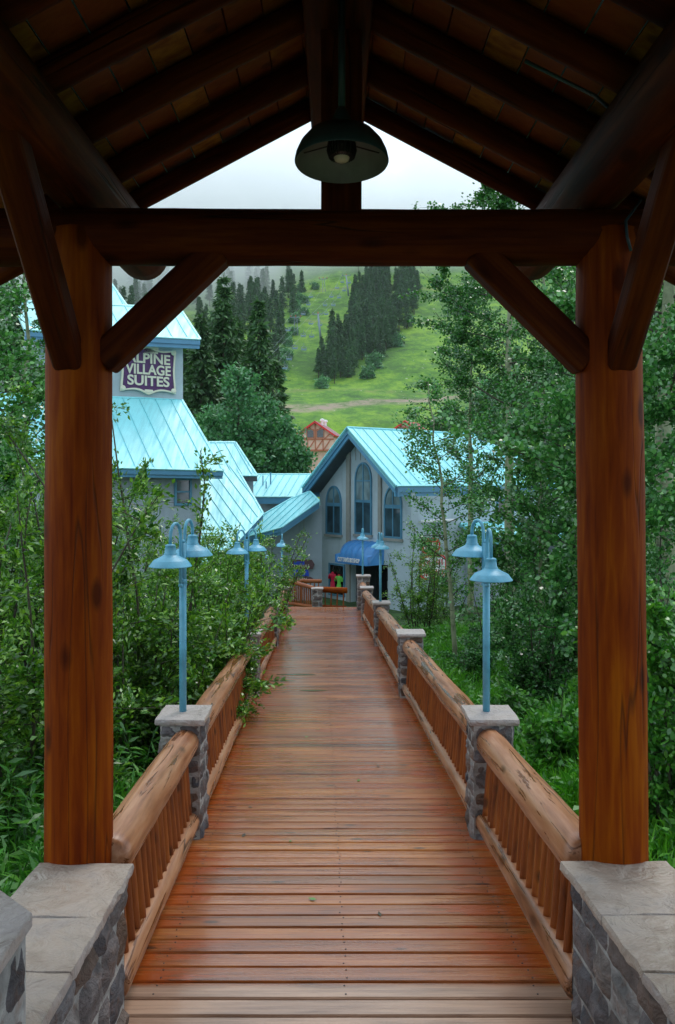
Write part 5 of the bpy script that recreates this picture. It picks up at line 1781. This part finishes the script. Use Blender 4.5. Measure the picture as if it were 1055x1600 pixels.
def tree(name, base, h, r, nleaf, mat, label, cat, group, seed, leaf=(0.07, 0.06), shape='round', trunk_r=0.12, crown0=0.25, lean=Vector((0, 0, 0)), barkm='aspen_bark', jit=0.075, nb=34, spread=0.9, up=0.35):
    rg = random.Random(seed); ng = np.random.default_rng(seed)
    base = Vector(base)
    T = thing(name, label, cat, tuple(base), group)
    trunk = MB()
    n = 14
    pts = [base - Vector((0, 0, .2))]
    for i in range(1, n + 1):
        t = i / n
        pts.append(base + Vector((lean.x * t ** 1.4 + 0.05 * h * 0.12 * rg.gauss(0, 1) * t, lean.y * t ** 1.4 + rg.gauss(0, 0.006 * h) * t, h * t)))
    trunk.tube(pts, [trunk_r * (1 - 0.93 * (i / n)) + 0.006 for i in range(n + 1)], 10, False)
    trunk.build('trunk', M[barkm], T, True, tuple(base))
    wood = MB(); segs = []
    for k in range(nb):
        t = crown0 + (1 - crown0) * ((k + rg.random()) / nb)
        i = min(n - 1, int(t * n)); p = pts[i].lerp(pts[i + 1], t * n - i)
        a = k * 2.4 + rg.uniform(-.5, .5)
        env = math.sin(math.pi * min(1, max(0.08, (t - crown0) / (1 - crown0) * 0.86 + 0.14))) ** 0.7
        L = r * env * rg.uniform(0.65, 1.15)
        d = Vector((math.cos(a), math.sin(a), up + rg.uniform(-0.2, 0.45)))
        q = curve_pts(p, d, L, 6, rg, 0.13, 0.02)
        br = max(0.008, trunk_r * 0.28 * (1.05 - t))
        wood.tube(q, [br * (1 - 0.8 * j / 6) + 0.002 for j in range(7)], 5, False)
        for j in range(2, 6): segs.append((q[j], q[j + 1]))
        for m in range(6):
            j = rg.randrange(1, 6)
            b = rg.uniform(0, 2 * math.pi)
            dd = (q[j] - q[j - 1]).normalized() + Vector((math.cos(b), math.sin(b), rg.uniform(-0.5, 0.6))) * 0.9
            q2 = curve_pts(q[j], dd, L * rg.uniform(0.22, 0.5), 3, rg, 0.2)
            wood.tube(q2, [0.008, 0.006, 0.004, 0.002], 3, False)
            for z in range(3): segs.append((q2[z], q2[z + 1]))
    cr = wood.build('branches', M[barkm if barkm != 'aspen_bark' else 'bark'], T, True, tuple(base))
    P, D = along([(tuple(a), tuple(b)) for a, b in segs], nleaf, ng, jit)
    leaves('crown', P, D, leaf[0], leaf[1], M[mat], T, ng, shape, tuple(base), spread)
    return T
def dup(root, loc, rz, sc, label=None, group=None):
    r = root.copy(); COL.objects.link(r); r.location = loc; r.rotation_euler = (0, 0, rz); r.scale = (sc, sc, sc)
    if label: r['label'] = label
    if group: r['group'] = group
    for ch in list(root.children):
        c = ch.copy(); COL.objects.link(c); c.parent = r
    return r
def gz(x, y): return terrain(x, y)
def at(px, Y): return (px - CX) / FPX * Y

# --- willows left of the bridge
WG = 'willow shrubs left of the footbridge'
wil = [  # px, Y, h, r, leaves, lean, label
    (20, 7.6, 3.75, 1.5, 15000, (0.0, 0, 0), 'big willow shrub filling the view left of the left log post'),
    (-60, 10.5, 5.0, 2.0, 15000, (0, 0, 0), 'tall willow shrub at the left edge behind the nearest one'),
    (95, 11.5, 4.8, 1.7, 15000, (0, 0, 0), 'tall willow shrub directly behind the left log post'),
    (215, 9.3, 3.0, 1.25, 14000, (0, 0, 0), 'dense willow shrub between the left post and the nearest lamp'),
    (232, 10.6, 5.0, 1.1, 2100, (0, 0, 0), 'tall thin willow with sparse leaves against the turquoise roof'),
    (346, 12.8, 3.0, 0.7, 1300, (0.0, 0, 0), 'thin willow stems crossing in front of the second left lamp post'),
    (318, 10.8, 2.9, 1.1, 13000, (0, 0, 0), 'dense willow shrub just right of the nearest left lamp post'),
    (255, 14.5, 3.5, 1.7, 14000, (0, 0, 0), 'willow shrub behind the nearest left lamp post'),
    (330, 15.0, 3.0, 1.2, 11000, (0.0, 0, 0), 'willow shrub around the second left lamp post'),
    (346, 14.0, 2.1, 0.6, 2400, (0.15, 0, 0), 'willow shrub leaning over the left railing near the second pier'),
    (316, 9.4, 1.8, 0.6, 2200, (0.12, 0, 0), 'small willow shrub spilling over the left railing just past the nearest lamp'),
    (362, 19.5, 3.4, 1.3, 10000, (0.0, 0, 0), 'willow shrub beside the third left pier'),
    (402, 19.0, 3.3, 0.9, 3800, (0.9, -1.0, 0), 'arching willow whose branch tips hang over the deck before the sign boards'),
    (330, 24.0, 3.2, 2.0, 11000, (0, 0, 0), 'farthest willow shrub below the steep turquoise roof'),
    (150, 17.0, 4.0, 2.2, 12000, (0, 0, 0), 'broad willow shrub under the hotel window'),
    (30, 15.0, 5.2, 2.2, 12000, (0, 0, 0), 'tall willow below the aspen at the left edge'),
]
for i, (px, Y, h, r, nl, ln, lab) in enumerate(wil):
    x = at(px, Y)
    spare = nl < 3000
    shrub('willow_shrub', (x, Y, gz(x, Y)), h, r, nl, 'willow', lab, 'shrub', WG, 900 + i, (0.078, 0.033), 'lance', 4 if spare else 11, Vector(ln), 5 if spare else 9, 0.3 if spare else 0.05)
# a willow shoot reaching through the left railing
for i, (px, Y, zz, lab, dx) in enumerate(((372, 11.0, -0.45, 'leafy willow shoot poking through the left railing before the second pier', 0.50), (400, 10.4, -0.65, 'low willow shoot lying over the deck edge left', 0.42))):
    x = at(px, Y) - 0.45
    rg = random.Random(i + 50); ng = np.random.default_rng(i + 50)
    T = thing('willow_shoot', lab, 'shoot', (x - 0.3, Y, zz), WG)
    wood = MB(); segs = []
    for k in range(5):
        q = curve_pts(Vector((x - 0.3, Y + rg.uniform(-.2, .2), zz)), Vector((1, rg.uniform(-.4, .4), rg.uniform(-.1, .5))), dx + 0.45, 6, rg, 0.15, -0.03)
        wood.tube(q, [0.006, 0.005, 0.005, 0.004, 0.003, 0.002, 0.002], 4, False)
        for j in range(6): segs.append((tuple(q[j]), tuple(q[j + 1])))
    wood.build('stems', M['bark'], T, True, (x - 0.3, Y, zz))
    P, D = along(segs, 230, ng, 0.04)
    leaves('foliage', P, D, 0.065, 0.026, M['willow'], T, ng, 'lance', (x - 0.3, Y, zz))

# --- aspens
AG = 'aspens along the footbridge'
def asp(px, Y, h, r, nl, lab, seed, tr=0.12, c0=0.2, lean=(0, 0, 0), nb=42, leaf=(0.080, 0.072), mat='aspen'):
    x = at(px, Y)
    return tree('aspen_tree', (x, Y, gz(x, Y)), h, r, nl, mat, lab, 'aspen', AG, seed, leaf, 'round', tr, c0, Vector(lean), nb=nb)
asp(1040, 14.5, 11.5, 2.4, 17000, 'large aspen with thick pale trunk right of the right log post', 1001, 0.21, 0.42)
asp(797, 23.0, 14.6, 2.9, 30000, 'tall aspen whose top shows under the roof edge right of the pendant lamp', 1002, 0.16, 0.36)
asp(905, 18.5, 9.5, 2.6, 26000, 'leafy aspen immediately left of the right log post', 1003, 0.13, 0.15)
asp(850, 27.0, 13.5, 3.0, 15000, 'tall aspen behind the others above the porch of the shop', 1004, 0.16, 0.2)
asp(950, 12.5, 6.6, 1.9, 22000, 'aspen with blue green leaves partly behind the right log post', 1005, 0.09, 0.12)
asp(735, 26.0, 11.0, 1.9, 9000, 'slender aspen over the turquoise shop roof, foliage open to the left', 1006, 0.11, 0.35)
asp(712, 17.5, 6.1, 1.25, 5200, 'young slim aspen leaning left in front of the red sign', 1007, 0.055, 0.25, (-0.62, 0, 0), 26, (0.06, 0.052))
asp(1090, 21.0, 12.5, 3.0, 22000, 'tall aspen at the right edge behind the thick trunked one', 1008, 0.16, 0.15)
asp(845, 16.0, 4.4, 1.5, 10000, 'low bushy aspen just right of the nearest right lamp post', 1009, 0.06, 0.08)
asp(985, 31.0, 13.0, 3.4, 20000, 'aspen far behind the right log post', 1010, 0.16, 0.15)
asp(40, 17.5, 9.5, 1.7, 12000, 'aspen with slim pale trunk at the upper left edge beside the left post', 1011, 0.10, 0.3)
asp(-40, 14.0, 7.5, 1.7, 12000, 'leafy aspen cut off by the left edge of the picture', 1012, 0.10, 0.3)
# --- shrubs on the right
SG = 'shrubs on the right bank'
rs = [(655, 21.0, 3.3, 1.4, 6500, 'loose open shrub against the shop wall right of the third pier', 10, 'willow', 0.055),
      (700, 24.5, 2.8, 1.5, 5000, 'shrub at the foot of the shop side wall', 10, 'willow', 0.055),
      (775, 19.5, 2.8, 1.3, 6000, 'shrub behind the nearest right lamp post', 9, 'aspen', 0.055),
      (850, 13.0, 2.6, 1.1, 9000, 'low shrub with broad leaves left of the right log post', 9, 'aspen', 0.065),
      (940, 16.0, 3.5, 1.7, 12000, 'rounded shrub under the leafy aspen', 9, 'aspen', 0.065),
      (1045, 7.6, 2.7, 0.85, 9000, 'bright green shrub at the right edge beside the right log post', 10, 'fern', 0.065),
      (1090, 10.0, 3.8, 1.4, 10000, 'shrub at the right edge behind the bright green one', 10, 'aspen', 0.065),
      (800, 11.5, 1.0, 0.7, 3000, 'knee high shrub right of the nearest right pier', 8, 'fern', 0.07),
      (735, 15.5, 1.2, 0.8, 3000, 'low shrub in the grass behind the second right pier', 8, 'aspen', 0.06),
      (880, 9.5, 1.1, 0.6, 2600, 'knee high leafy clump at the foot of the right log post', 8, 'fern', 0.08),
      (1010, 20.0, 4.0, 1.8, 10000, 'shrub far behind the right log post', 9, 'aspen', 0.065),
      (830, 24.0, 2.8, 1.7, 7000, 'shrub in the shade below the shop porch', 9, 'aspen', 0.065)]
for i, (px, Y, h, r, nl, lab, st, mt, ls) in enumerate(rs):
    x = at(px, Y)
    shrub('leafy_shrub', (x, Y, gz(x, Y)), h, r, nl, mt, lab, 'shrub', SG, 1100 + i, (ls, ls * 0.62), 'round' if mt != 'willow' else 'lance', st)

# --- undergrowth (grass, ferns and herbs)
def undergrowth():
    ng = np.random.default_rng(77)
    def area(n, fx, y0, y1, hh, name, mat, wid, shape, spread):
        Y = y0 + (y1 - y0) * ng.uniform(0, 1, n) ** 1.25
        lo, hi = fx
        X = ng.uniform(0, 1, n)
        X = lo(Y) + (hi(Y) - lo(Y)) * X
        Z = np.array([terrain(x, y) for x, y in zip(X, Y)])
        clump = np.array([mnoise.noise(Vector((x * 1.3, y * 1.3, 4))) for x, y in zip(X, Y)])
        h = hh * np.clip(1 + 1.3 * clump, 0.15, 2.2)
        pos = np.stack([X, Y, Z + ng.uniform(0, 0.8, n) * h], 1)
        d = np.stack([ng.normal(0, 0.5, n), ng.normal(0, 0.5, n), np.full(n, 0.9)], 1)
        return pos, d, h
    # grass and herbs on the right
    pos, d, h = area(95000, (lambda Y: 1.55 + 0 * Y, lambda Y: 1.5 + Y * 0.42), 6.0, 24.0, 0.30, '', None, 0, '', 0)
    o = leaves('undergrowth', pos, d, 0.26, 0.022, M['grass'], None, ng, 'blade', (0, 0, 0), 1.5, 0.25)
    tag(o, 'bright green grass and herbs covering the right bank under the aspens', 'undergrowth', kind='stuff')
    pos, d, h = area(24000, (lambda Y: 1.6 + 0 * Y, lambda Y: 1.5 + Y * 0.42), 6.0, 24.0, 0.5, '', None, 0, '', 0)
    o = leaves('herb_layer', pos, d * np.array([[1.6, 1.6, 0.4]]), 0.12, 0.055, M['fern'], None, ng, 'lance', (0, 0, 0), 0.8, 0.1)
    tag(o, 'broad leaved herbs growing through the grass on the right bank', 'herbs', kind='stuff')
    pos, d, h = area(60000, (lambda Y: -1.5 - Y * 0.46, lambda Y: -1.55 + 0 * Y), 5.0, 22.0, 0.6, '', None, 0, '', 0)
    o = leaves('fern_layer', pos, d, 0.24, 0.03, M['fern'], None, ng, 'lance', (0, 0, 0), 1.2, 0.35)
    tag(o, 'tall ferns and grasses below the willows on the left bank', 'ferns', kind='stuff')
undergrowth()
# fern clumps at the lower left
def fern_clump(px, Y, h, lab, seed):
    rg = random.Random(seed); ng = np.random.default_rng(seed)
    x = at(px, Y); z = terrain(x, Y)
    T = thing('tall_herb', lab, 'plant', (x, Y, z), 'tall herbs at the lower left')
    st = MB(); P, D = [], []
    for k in range(16):
        a = rg.uniform(0, 6.28)
        q = curve_pts(Vector((x + rg.uniform(-.35, .35), Y + rg.uniform(-.35, .35), z)), Vector((math.cos(a) * .35, math.sin(a) * .35, 1)), h * rg.uniform(.6, 1.05), 8, rg, 0.06, -0.035)
        st.tube(q, [0.008, 0.008, 0.007, 0.006, 0.005, 0.004, 0.003, 0.002, 0.002], 4, False)
        for j in range(2, 9):
            for m in range(6):
                b = rg.uniform(0, 6.28)
                p = q[j - 1].lerp(q[j], rg.random())
                P.append(tuple(p)); D.append((math.cos(b), math.sin(b), 0.35))
    st.build('stems', M['fern'], T, True, (x, Y, z))
    leaves('foliage', np.array(P), np.array(D), 0.17, 0.035, M['fern'], T, ng, 'lance', (x, Y, z), 0.5, 0.25)
for i, (px, Y, h, lab) in enumerate(((20, 6.6, 1.25, 'nearest clump of tall long leaved herbs at the lower left edge'), (70, 7.4, 1.3, 'clump of long leaved herbs beside the foot of the left post'), (-30, 7.6, 1.4, 'clump of long leaved herbs cut by the left edge'), (50, 5.9, 0.95, 'low herb clump just above the left wall slab'), (200, 8.2, 1.1, 'dark herb clump between the left post and the nearest railing'))):
    fern_clump(px, Y, h, lab, 1300 + i)

# --- conifers
def spruce(name, base, h, r, label, group, seed, mat='needle', dense=1.0, leaf=(0.5, 0.16), skirt=0.05, parts=True, whorl=None):
    rg = random.Random(seed); ng = np.random.default_rng(seed)
    base = Vector(base)
    T = thing(name, label, 'spruce', tuple(base), group)
    tr = MB(); tr.tube([base - Vector((0, 0, 1)), base + Vector((0, 0, h * 0.97))], [0.018 * h, 0.02], 7); tr.build('trunk', M['bark'], T, True, tuple(base))
    P, D = [], []
    nw = whorl or int(h * 2.4)
    for k in range(nw):
        t = skirt + (1 - skirt) * (k + rg.random() * 0.8) / nw
        rr = r * (1 - t) ** 0.8 * rg.uniform(0.75, 1.12) + 0.03 * h * (1 - t)
        nb = rg.randint(8, 12) if whorl is None else rg.randint(5, 8)
        for b in range(nb):
            a = rg.uniform(0, 2 * math.pi)
            L = rr * rg.uniform(0.45, 1.2)
            z0 = h * t + rg.uniform(-0.1, 0.1)
            m = max(3, int(L / (leaf[0] * 0.32) * dense))
            for j in range(m):
                f = (j + 0.5) / m
                x = math.cos(a) * L * f; y = math.sin(a) * L * f
                z = z0 - L * 0.32 * f + L * 0.14 * f * f
                for q in range(3):
                    sa = a + rg.choice((-1, 1)) * rg.uniform(0.3, 1.1)
                    P.append((base.x + x, base.y + y, base.z + z + rg.uniform(-.06, .06) * leaf[0]))
                    D.append((math.cos(sa), math.sin(sa), -0.28))
    for k in range(8):
        P.append((base.x, base.y, base.z + h * (0.93 + 0.01 * k))); a = rg.uniform(0, 6.28); D.append((0.4 * math.cos(a), 0.4 * math.sin(a), 0.8))
    P, D = np.array(P), np.array(D, dtype=float)
    leaves('crown', P, D, leaf[0], leaf[1], M[mat], T, ng, 'lance', tuple(base), 0.5, 0.08)
    return T
BG = 'big spruces behind the hotel'
for i, (px, apex, Y, r, lab) in enumerate((
        (350, 436, 70, 3.6, 'tallest dark spruce left of centre with its tip just below the tie beam'),
        (404, 470, 66, 2.7, 'pointed dark spruce in front of the ski slope, right of the tallest one'),
        (315, 492, 64, 2.8, 'dark spruce rising directly behind the hotel tower'),
        (432, 560, 74, 2.2, 'lower ragged spruce at the right edge of the big spruce group'),
        (372, 505, 78, 2.8, 'dark spruce between the two tallest ones'),
        (285, 505, 75, 3.0, 'spruce hidden behind the hotel tower roof'),
        (10, 440, 42, 3.0, 'dark spruce at the upper left edge behind the aspens'),
        (75, 430, 45, 3.0, 'dark spruce behind the left log post'))):
    x = at(px, Y); zb = terrain(x, Y); zt = EYE + (HY - apex) / FPX * Y
    spruce('spruce_tree', (x, Y, zb), zt - zb, r * 1.25, lab, BG, 1500 + i, 'needle', 1.1, (0.66, 0.26))
CG = 'blue green cottonwoods behind the hotel roofs'
for i, (px, apex, Y, r, lab) in enumerate((
        (372, 572, 58, 2.5, 'large blue green cottonwood above the turquoise roofs'),
        (330, 640, 60, 2.0, 'smaller cottonwood left of the large one above the roof step'),
        (440, 655, 62, 1.9, 'cottonwood left of the pink chalet'),
        (412, 625, 60, 1.9, 'cottonwood between the large one and the chalet'),
        (458, 672, 66, 1.1, 'small cottonwood covering the lower corner of the pink chalet'),
        (700, 640, 58, 2.6, 'cottonwood rising behind the shop roof at right'),
        (770, 600, 56, 3.2, 'broad cottonwood behind the shop roof and the tall aspen'),
        (880, 560, 56, 4.0, 'broad dark green tree far behind the right log post'),
        (990, 520, 52, 4.0, 'broad tree at the far right behind the aspens'))):
    x = at(px, Y); zb = terrain(x, Y); zt = EYE + (HY - apex) / FPX * Y
    tree('cottonwood_tree', (x, Y, zb), zt - zb, r * 1.15, 9000, 'cottonwood', lab, 'cottonwood', CG, 1600 + i, (0.26, 0.20), 'round', 0.22, 0.12, jit=0.28, nb=44, barkm='bark')

# forest on the slope
protos = []
FL = {'I': ('far spruce of the dark grove standing in the middle of the ski slope', 'spruces of the grove on the ski slope'),
      'L': ('far spruce of the forest on the left flank of the ski slope', 'spruces of the forest left of the ski slope')}
def inside(p, poly):
    x, y = p; c = False
    n = len(poly)
    for i in range(n):
        (x0, y0), (x1, y1) = poly[i], poly[(i + 1) % n]
        if (y0 > y) != (y1 > y) and x < (x1 - x0) * (y - y0) / (y1 - y0) + x0: c = not c
    return c
rgf = random.Random(21)
spots = []
isl = [(492, 598), (500, 575), (522, 545), (535, 515), (556, 480), (566, 445), (585, 425), (650, 430), (655, 470), (648, 505), (625, 535), (600, 560), (560, 585), (530, 600), (505, 607)]
left = [(150, 440), (200, 445), (478, 425), (482, 455), (470, 480), (462, 505), (448, 540), (438, 575), (428, 625), (150, 640)]
def sample(poly, n, mind, key):
    out = []
    xs_ = [p[0] for p in poly]; ys_ = [p[1] for p in poly]
    tries = 0
    while len(out) < n and tries < 20000:
        tries += 1
        p = (rgf.uniform(min(xs_), max(xs_)), rgf.uniform(min(ys_), max(ys_)))
        if not inside(p, poly): continue
        if any((p[0] - q[0]) ** 2 + ((p[1] - q[1]) * 1.6) ** 2 < mind ** 2 for q in out): continue
        out.append(p)
    return [(p[0], p[1], key) for p in out]
spots += sample(isl, 135, 5.0, 'I') + sample(left, 160, 7.0, 'L')
spots += [(560, 424, 'I'), (628, 425, 'I'), (640, 440, 'I'), (652, 455, 'I'), (498, 592, 'I')]
first = {}
k = 0
for px, py, key in spots:
    g = hit_ground(px, py)
    v = rgf.randrange(4)
    h = rgf.uniform(13.5, 20) * (0.85 if py > 560 else 1.0)
    lab, grp = FL[key]
    if v not in first:
        T = spruce('far_spruce', tuple(g), 16.0, (3.3, 2.8, 3.7, 3.0)[v], lab, grp, 1700 + v, 'needle_far', 1.0, (1.15, 0.42), (0.10, 0.22, 0.06, 0.28)[v], whorl=22)
        T.scale = (h / 16,) * 3
        first[v] = T
    else:
        T = dup(first[v], tuple(g), rgf.uniform(0, 6.28), h / 16, lab, grp)
# bleached snag in the grove
g = hit_ground(549, 552)
mb = MB(); mb.tube([g - Vector((0, 0, .5)), g + Vector((0.3, 0, 5)), g + Vector((0.1, 0, 9.0))], [0.42, 0.32, 0.1], 8)
mb.tube([g + Vector((0.2, 0, 6.5)), g + Vector((1.6, 0, 7.4))], [0.12, 0.04], 5); mb.tube([g + Vector((0.2, 0, 7.5)), g + Vector((-1.2, 0, 8.4))], [0.12, 0.04], 5)
tag(mb.build('dead_tree', M['dead_bark'], None, True), 'bleached bare trunk standing at the front of the dark grove', 'dead tree')
# brush along the forest edge
bl = [(470, 452), (478, 470), (474, 488), (460, 500), (458, 520), (452, 538), (447, 556), (440, 572), (436, 590), (492, 448), (466, 470), (505, 603), (640, 500), (620, 538), (575, 588), (462, 478), (446, 530), (440, 550), (586, 570)]
pb = None
for i, (px, py) in enumerate(bl):
    g = hit_ground(px, py + 4)
    lab = 'pale green brush bush growing along the forest edge on the ski slope'
    if pb is None:
        pb = shrub('slope_bush', tuple(g), 5.0, 3.4, 1500, 'cottonwood', lab, 'bush', 'bushes along the forest edge on the slope', 1800, (0.8, 0.6), 'round', 8, jit=0.5, low=0.0)
    else:
        dup(pb, tuple(g), rgf.uniform(0, 6.28), rgf.uniform(0.7, 1.25), lab)

# ------------------------------------------------------------------ low cloud and haze
def vol_mat(name, col, dens, aniso=0.0):
    m = bpy.data.materials.new(name); m.use_nodes = True
    n, l = m.node_tree.nodes, m.node_tree.links
    n.remove(n['Principled BSDF'])
    v = n.new('ShaderNodeVolumePrincipled')
    v.inputs['Color'].default_value = (*col, 1); v.inputs['Density'].default_value = dens; v.inputs['Anisotropy'].default_value = aniso
    l.new(v.outputs[0], n['Material Output'].inputs['Volume'])
    return m
def cloud():
    """a thin blanket of cloud lying on the upper slope, following it"""
    mb = MB()
    nx, ny = 70, 44
    X = [-520 + 1040 * i / nx for i in range(nx + 1)]
    Yv = [400 + 520 * j / ny for j in range(ny + 1)]
    top, bot = [], []
    for y in Yv:
        for x in X:
            g = terrain(x, y)
            y0 = 490 + 60 * math.tanh((x + 42) / 32.0)
            nz = mnoise.noise(Vector((x * 0.012, y * 0.012, 0))) * 0.6 + mnoise.noise(Vector((x * 0.035, y * 0.03, 5))) * 0.35
            f = (y - y0 + 40 * nz) / 120.0
            f = max(0.0, min(1.0, f))
            f = f * f * (3 - 2 * f)
            top.append((x, y, g - 6 + (92 - 74 * min(1, max(0, (y - 640) / 110))) * f * (1 + 0.4 * nz)))
            bot.append((x, y, g - 9))
    w = nx + 1
    n0 = len(top)
    mb.v = top + bot
    fs = []
    for j in range(ny):
        for i in range(nx):
            a = j * w + i
            fs.append((a, a + 1, a + w + 1, a + w)); fs.append((n0 + a, n0 + a + w, n0 + a + w + 1, n0 + a + 1))
    for j in range(ny):
        fs.append((j * w, (j + 1) * w, n0 + (j + 1) * w, n0 + j * w)); fs.append((j * w + nx, n0 + j * w + nx, n0 + (j + 1) * w + nx, (j + 1) * w + nx))
    for i in range(nx):
        fs.append((i, n0 + i, n0 + i + 1, i + 1)); fs.append((ny * w + i, ny * w + i + 1, n0 + ny * w + i + 1, n0 + ny * w + i))
    mb.f = fs
    o = mb.build('low_cloud', vol_mat('cloud_vapour', (0.99, 0.995, 1.0), 0.02), None, True)
    tag(o, 'white cloud lying on the mountain and swallowing the top of the ski slope', 'cloud', kind='stuff')
cloud()

def haze():
    mb = MB(); x0, x1, y0, y1, z0, z1 = -900, 900, -62, 1110, -8, 330
    mb.box(((x0 + x1) / 2, (y0 + y1) / 2, (z0 + z1) / 2), (x1 - x0, y1 - y0, z1 - z0))
    o = mb.build('haze', vol_mat('damp_air', (0.90, 0.95, 1.0), 0.00009), None)
    tag(o, 'thin damp air that turns the far forest bluish', 'haze', kind='stuff')
haze()

# puddles and fallen leaves on the wet boards
def puddles():
    t = NT('puddle_water'); t.p.inputs['Base Color'].default_value = (0.10, 0.075, 0.012, 1); t.p.inputs['Roughness'].default_value = 0.2
    for k, (px, py, hw, lab) in enumerate(((466, 1054, 0.34, 'larger olive puddle lying along one deck board beyond the second piers'), (436, 1064, 0.26, 'thin puddle on the left half of the deck beside the larger olive one'), (490, 1079, 0.22, 'small puddle streak on the deck nearest to the second piers'))):
        Y = 2933.0 / (py - 842); x = (px - CX) / FPX * Y
        vs = []
        for i in range(28):
            a = 2 * math.pi * i / 28
            r = 1 + 0.25 * mnoise.noise(Vector((math.cos(a) * 1.4, math.sin(a) * 1.4, k * 5)))
            yy = Y + math.sin(a) * 0.055 * r
            vs.append(Vector((x + math.cos(a) * hw * r, yy, deck_z(yy) + 0.0045)))
        mb = MB(); mb.prism(vs, Vector((0, 0, -0.003)))
        tag(mb.build('puddle', t.m, None), lab, 'puddle', 'puddles on the deck')
    rg = random.Random(4)
    for k in range(16):
        Y = rg.uniform(4.5, 15); x = cxl(Y) + rg.uniform(-0.9, 0.9); a = rg.uniform(0, 6.28); L = rg.uniform(0.02, 0.035)
        d = Vector((math.cos(a), math.sin(a), 0)); s = Vector((-d.y, d.x, 0)); c = Vector((x, Y, deck_z(Y) + 0.006))
        mb = MB()
        mb.prism([c - d * L, c + s * L * .45 + Vector((0, 0, .003)), c + d * L + Vector((0, 0, .004)), c - s * L * .45], Vector((0, 0, 0.001)))
        tag(mb.build('fallen_leaf', M['willow'] if k % 3 else M['bark'], None), 'tiny fallen leaf lying on the wet deck boards', 'leaf', 'fallen leaves scattered on the deck')
puddles()
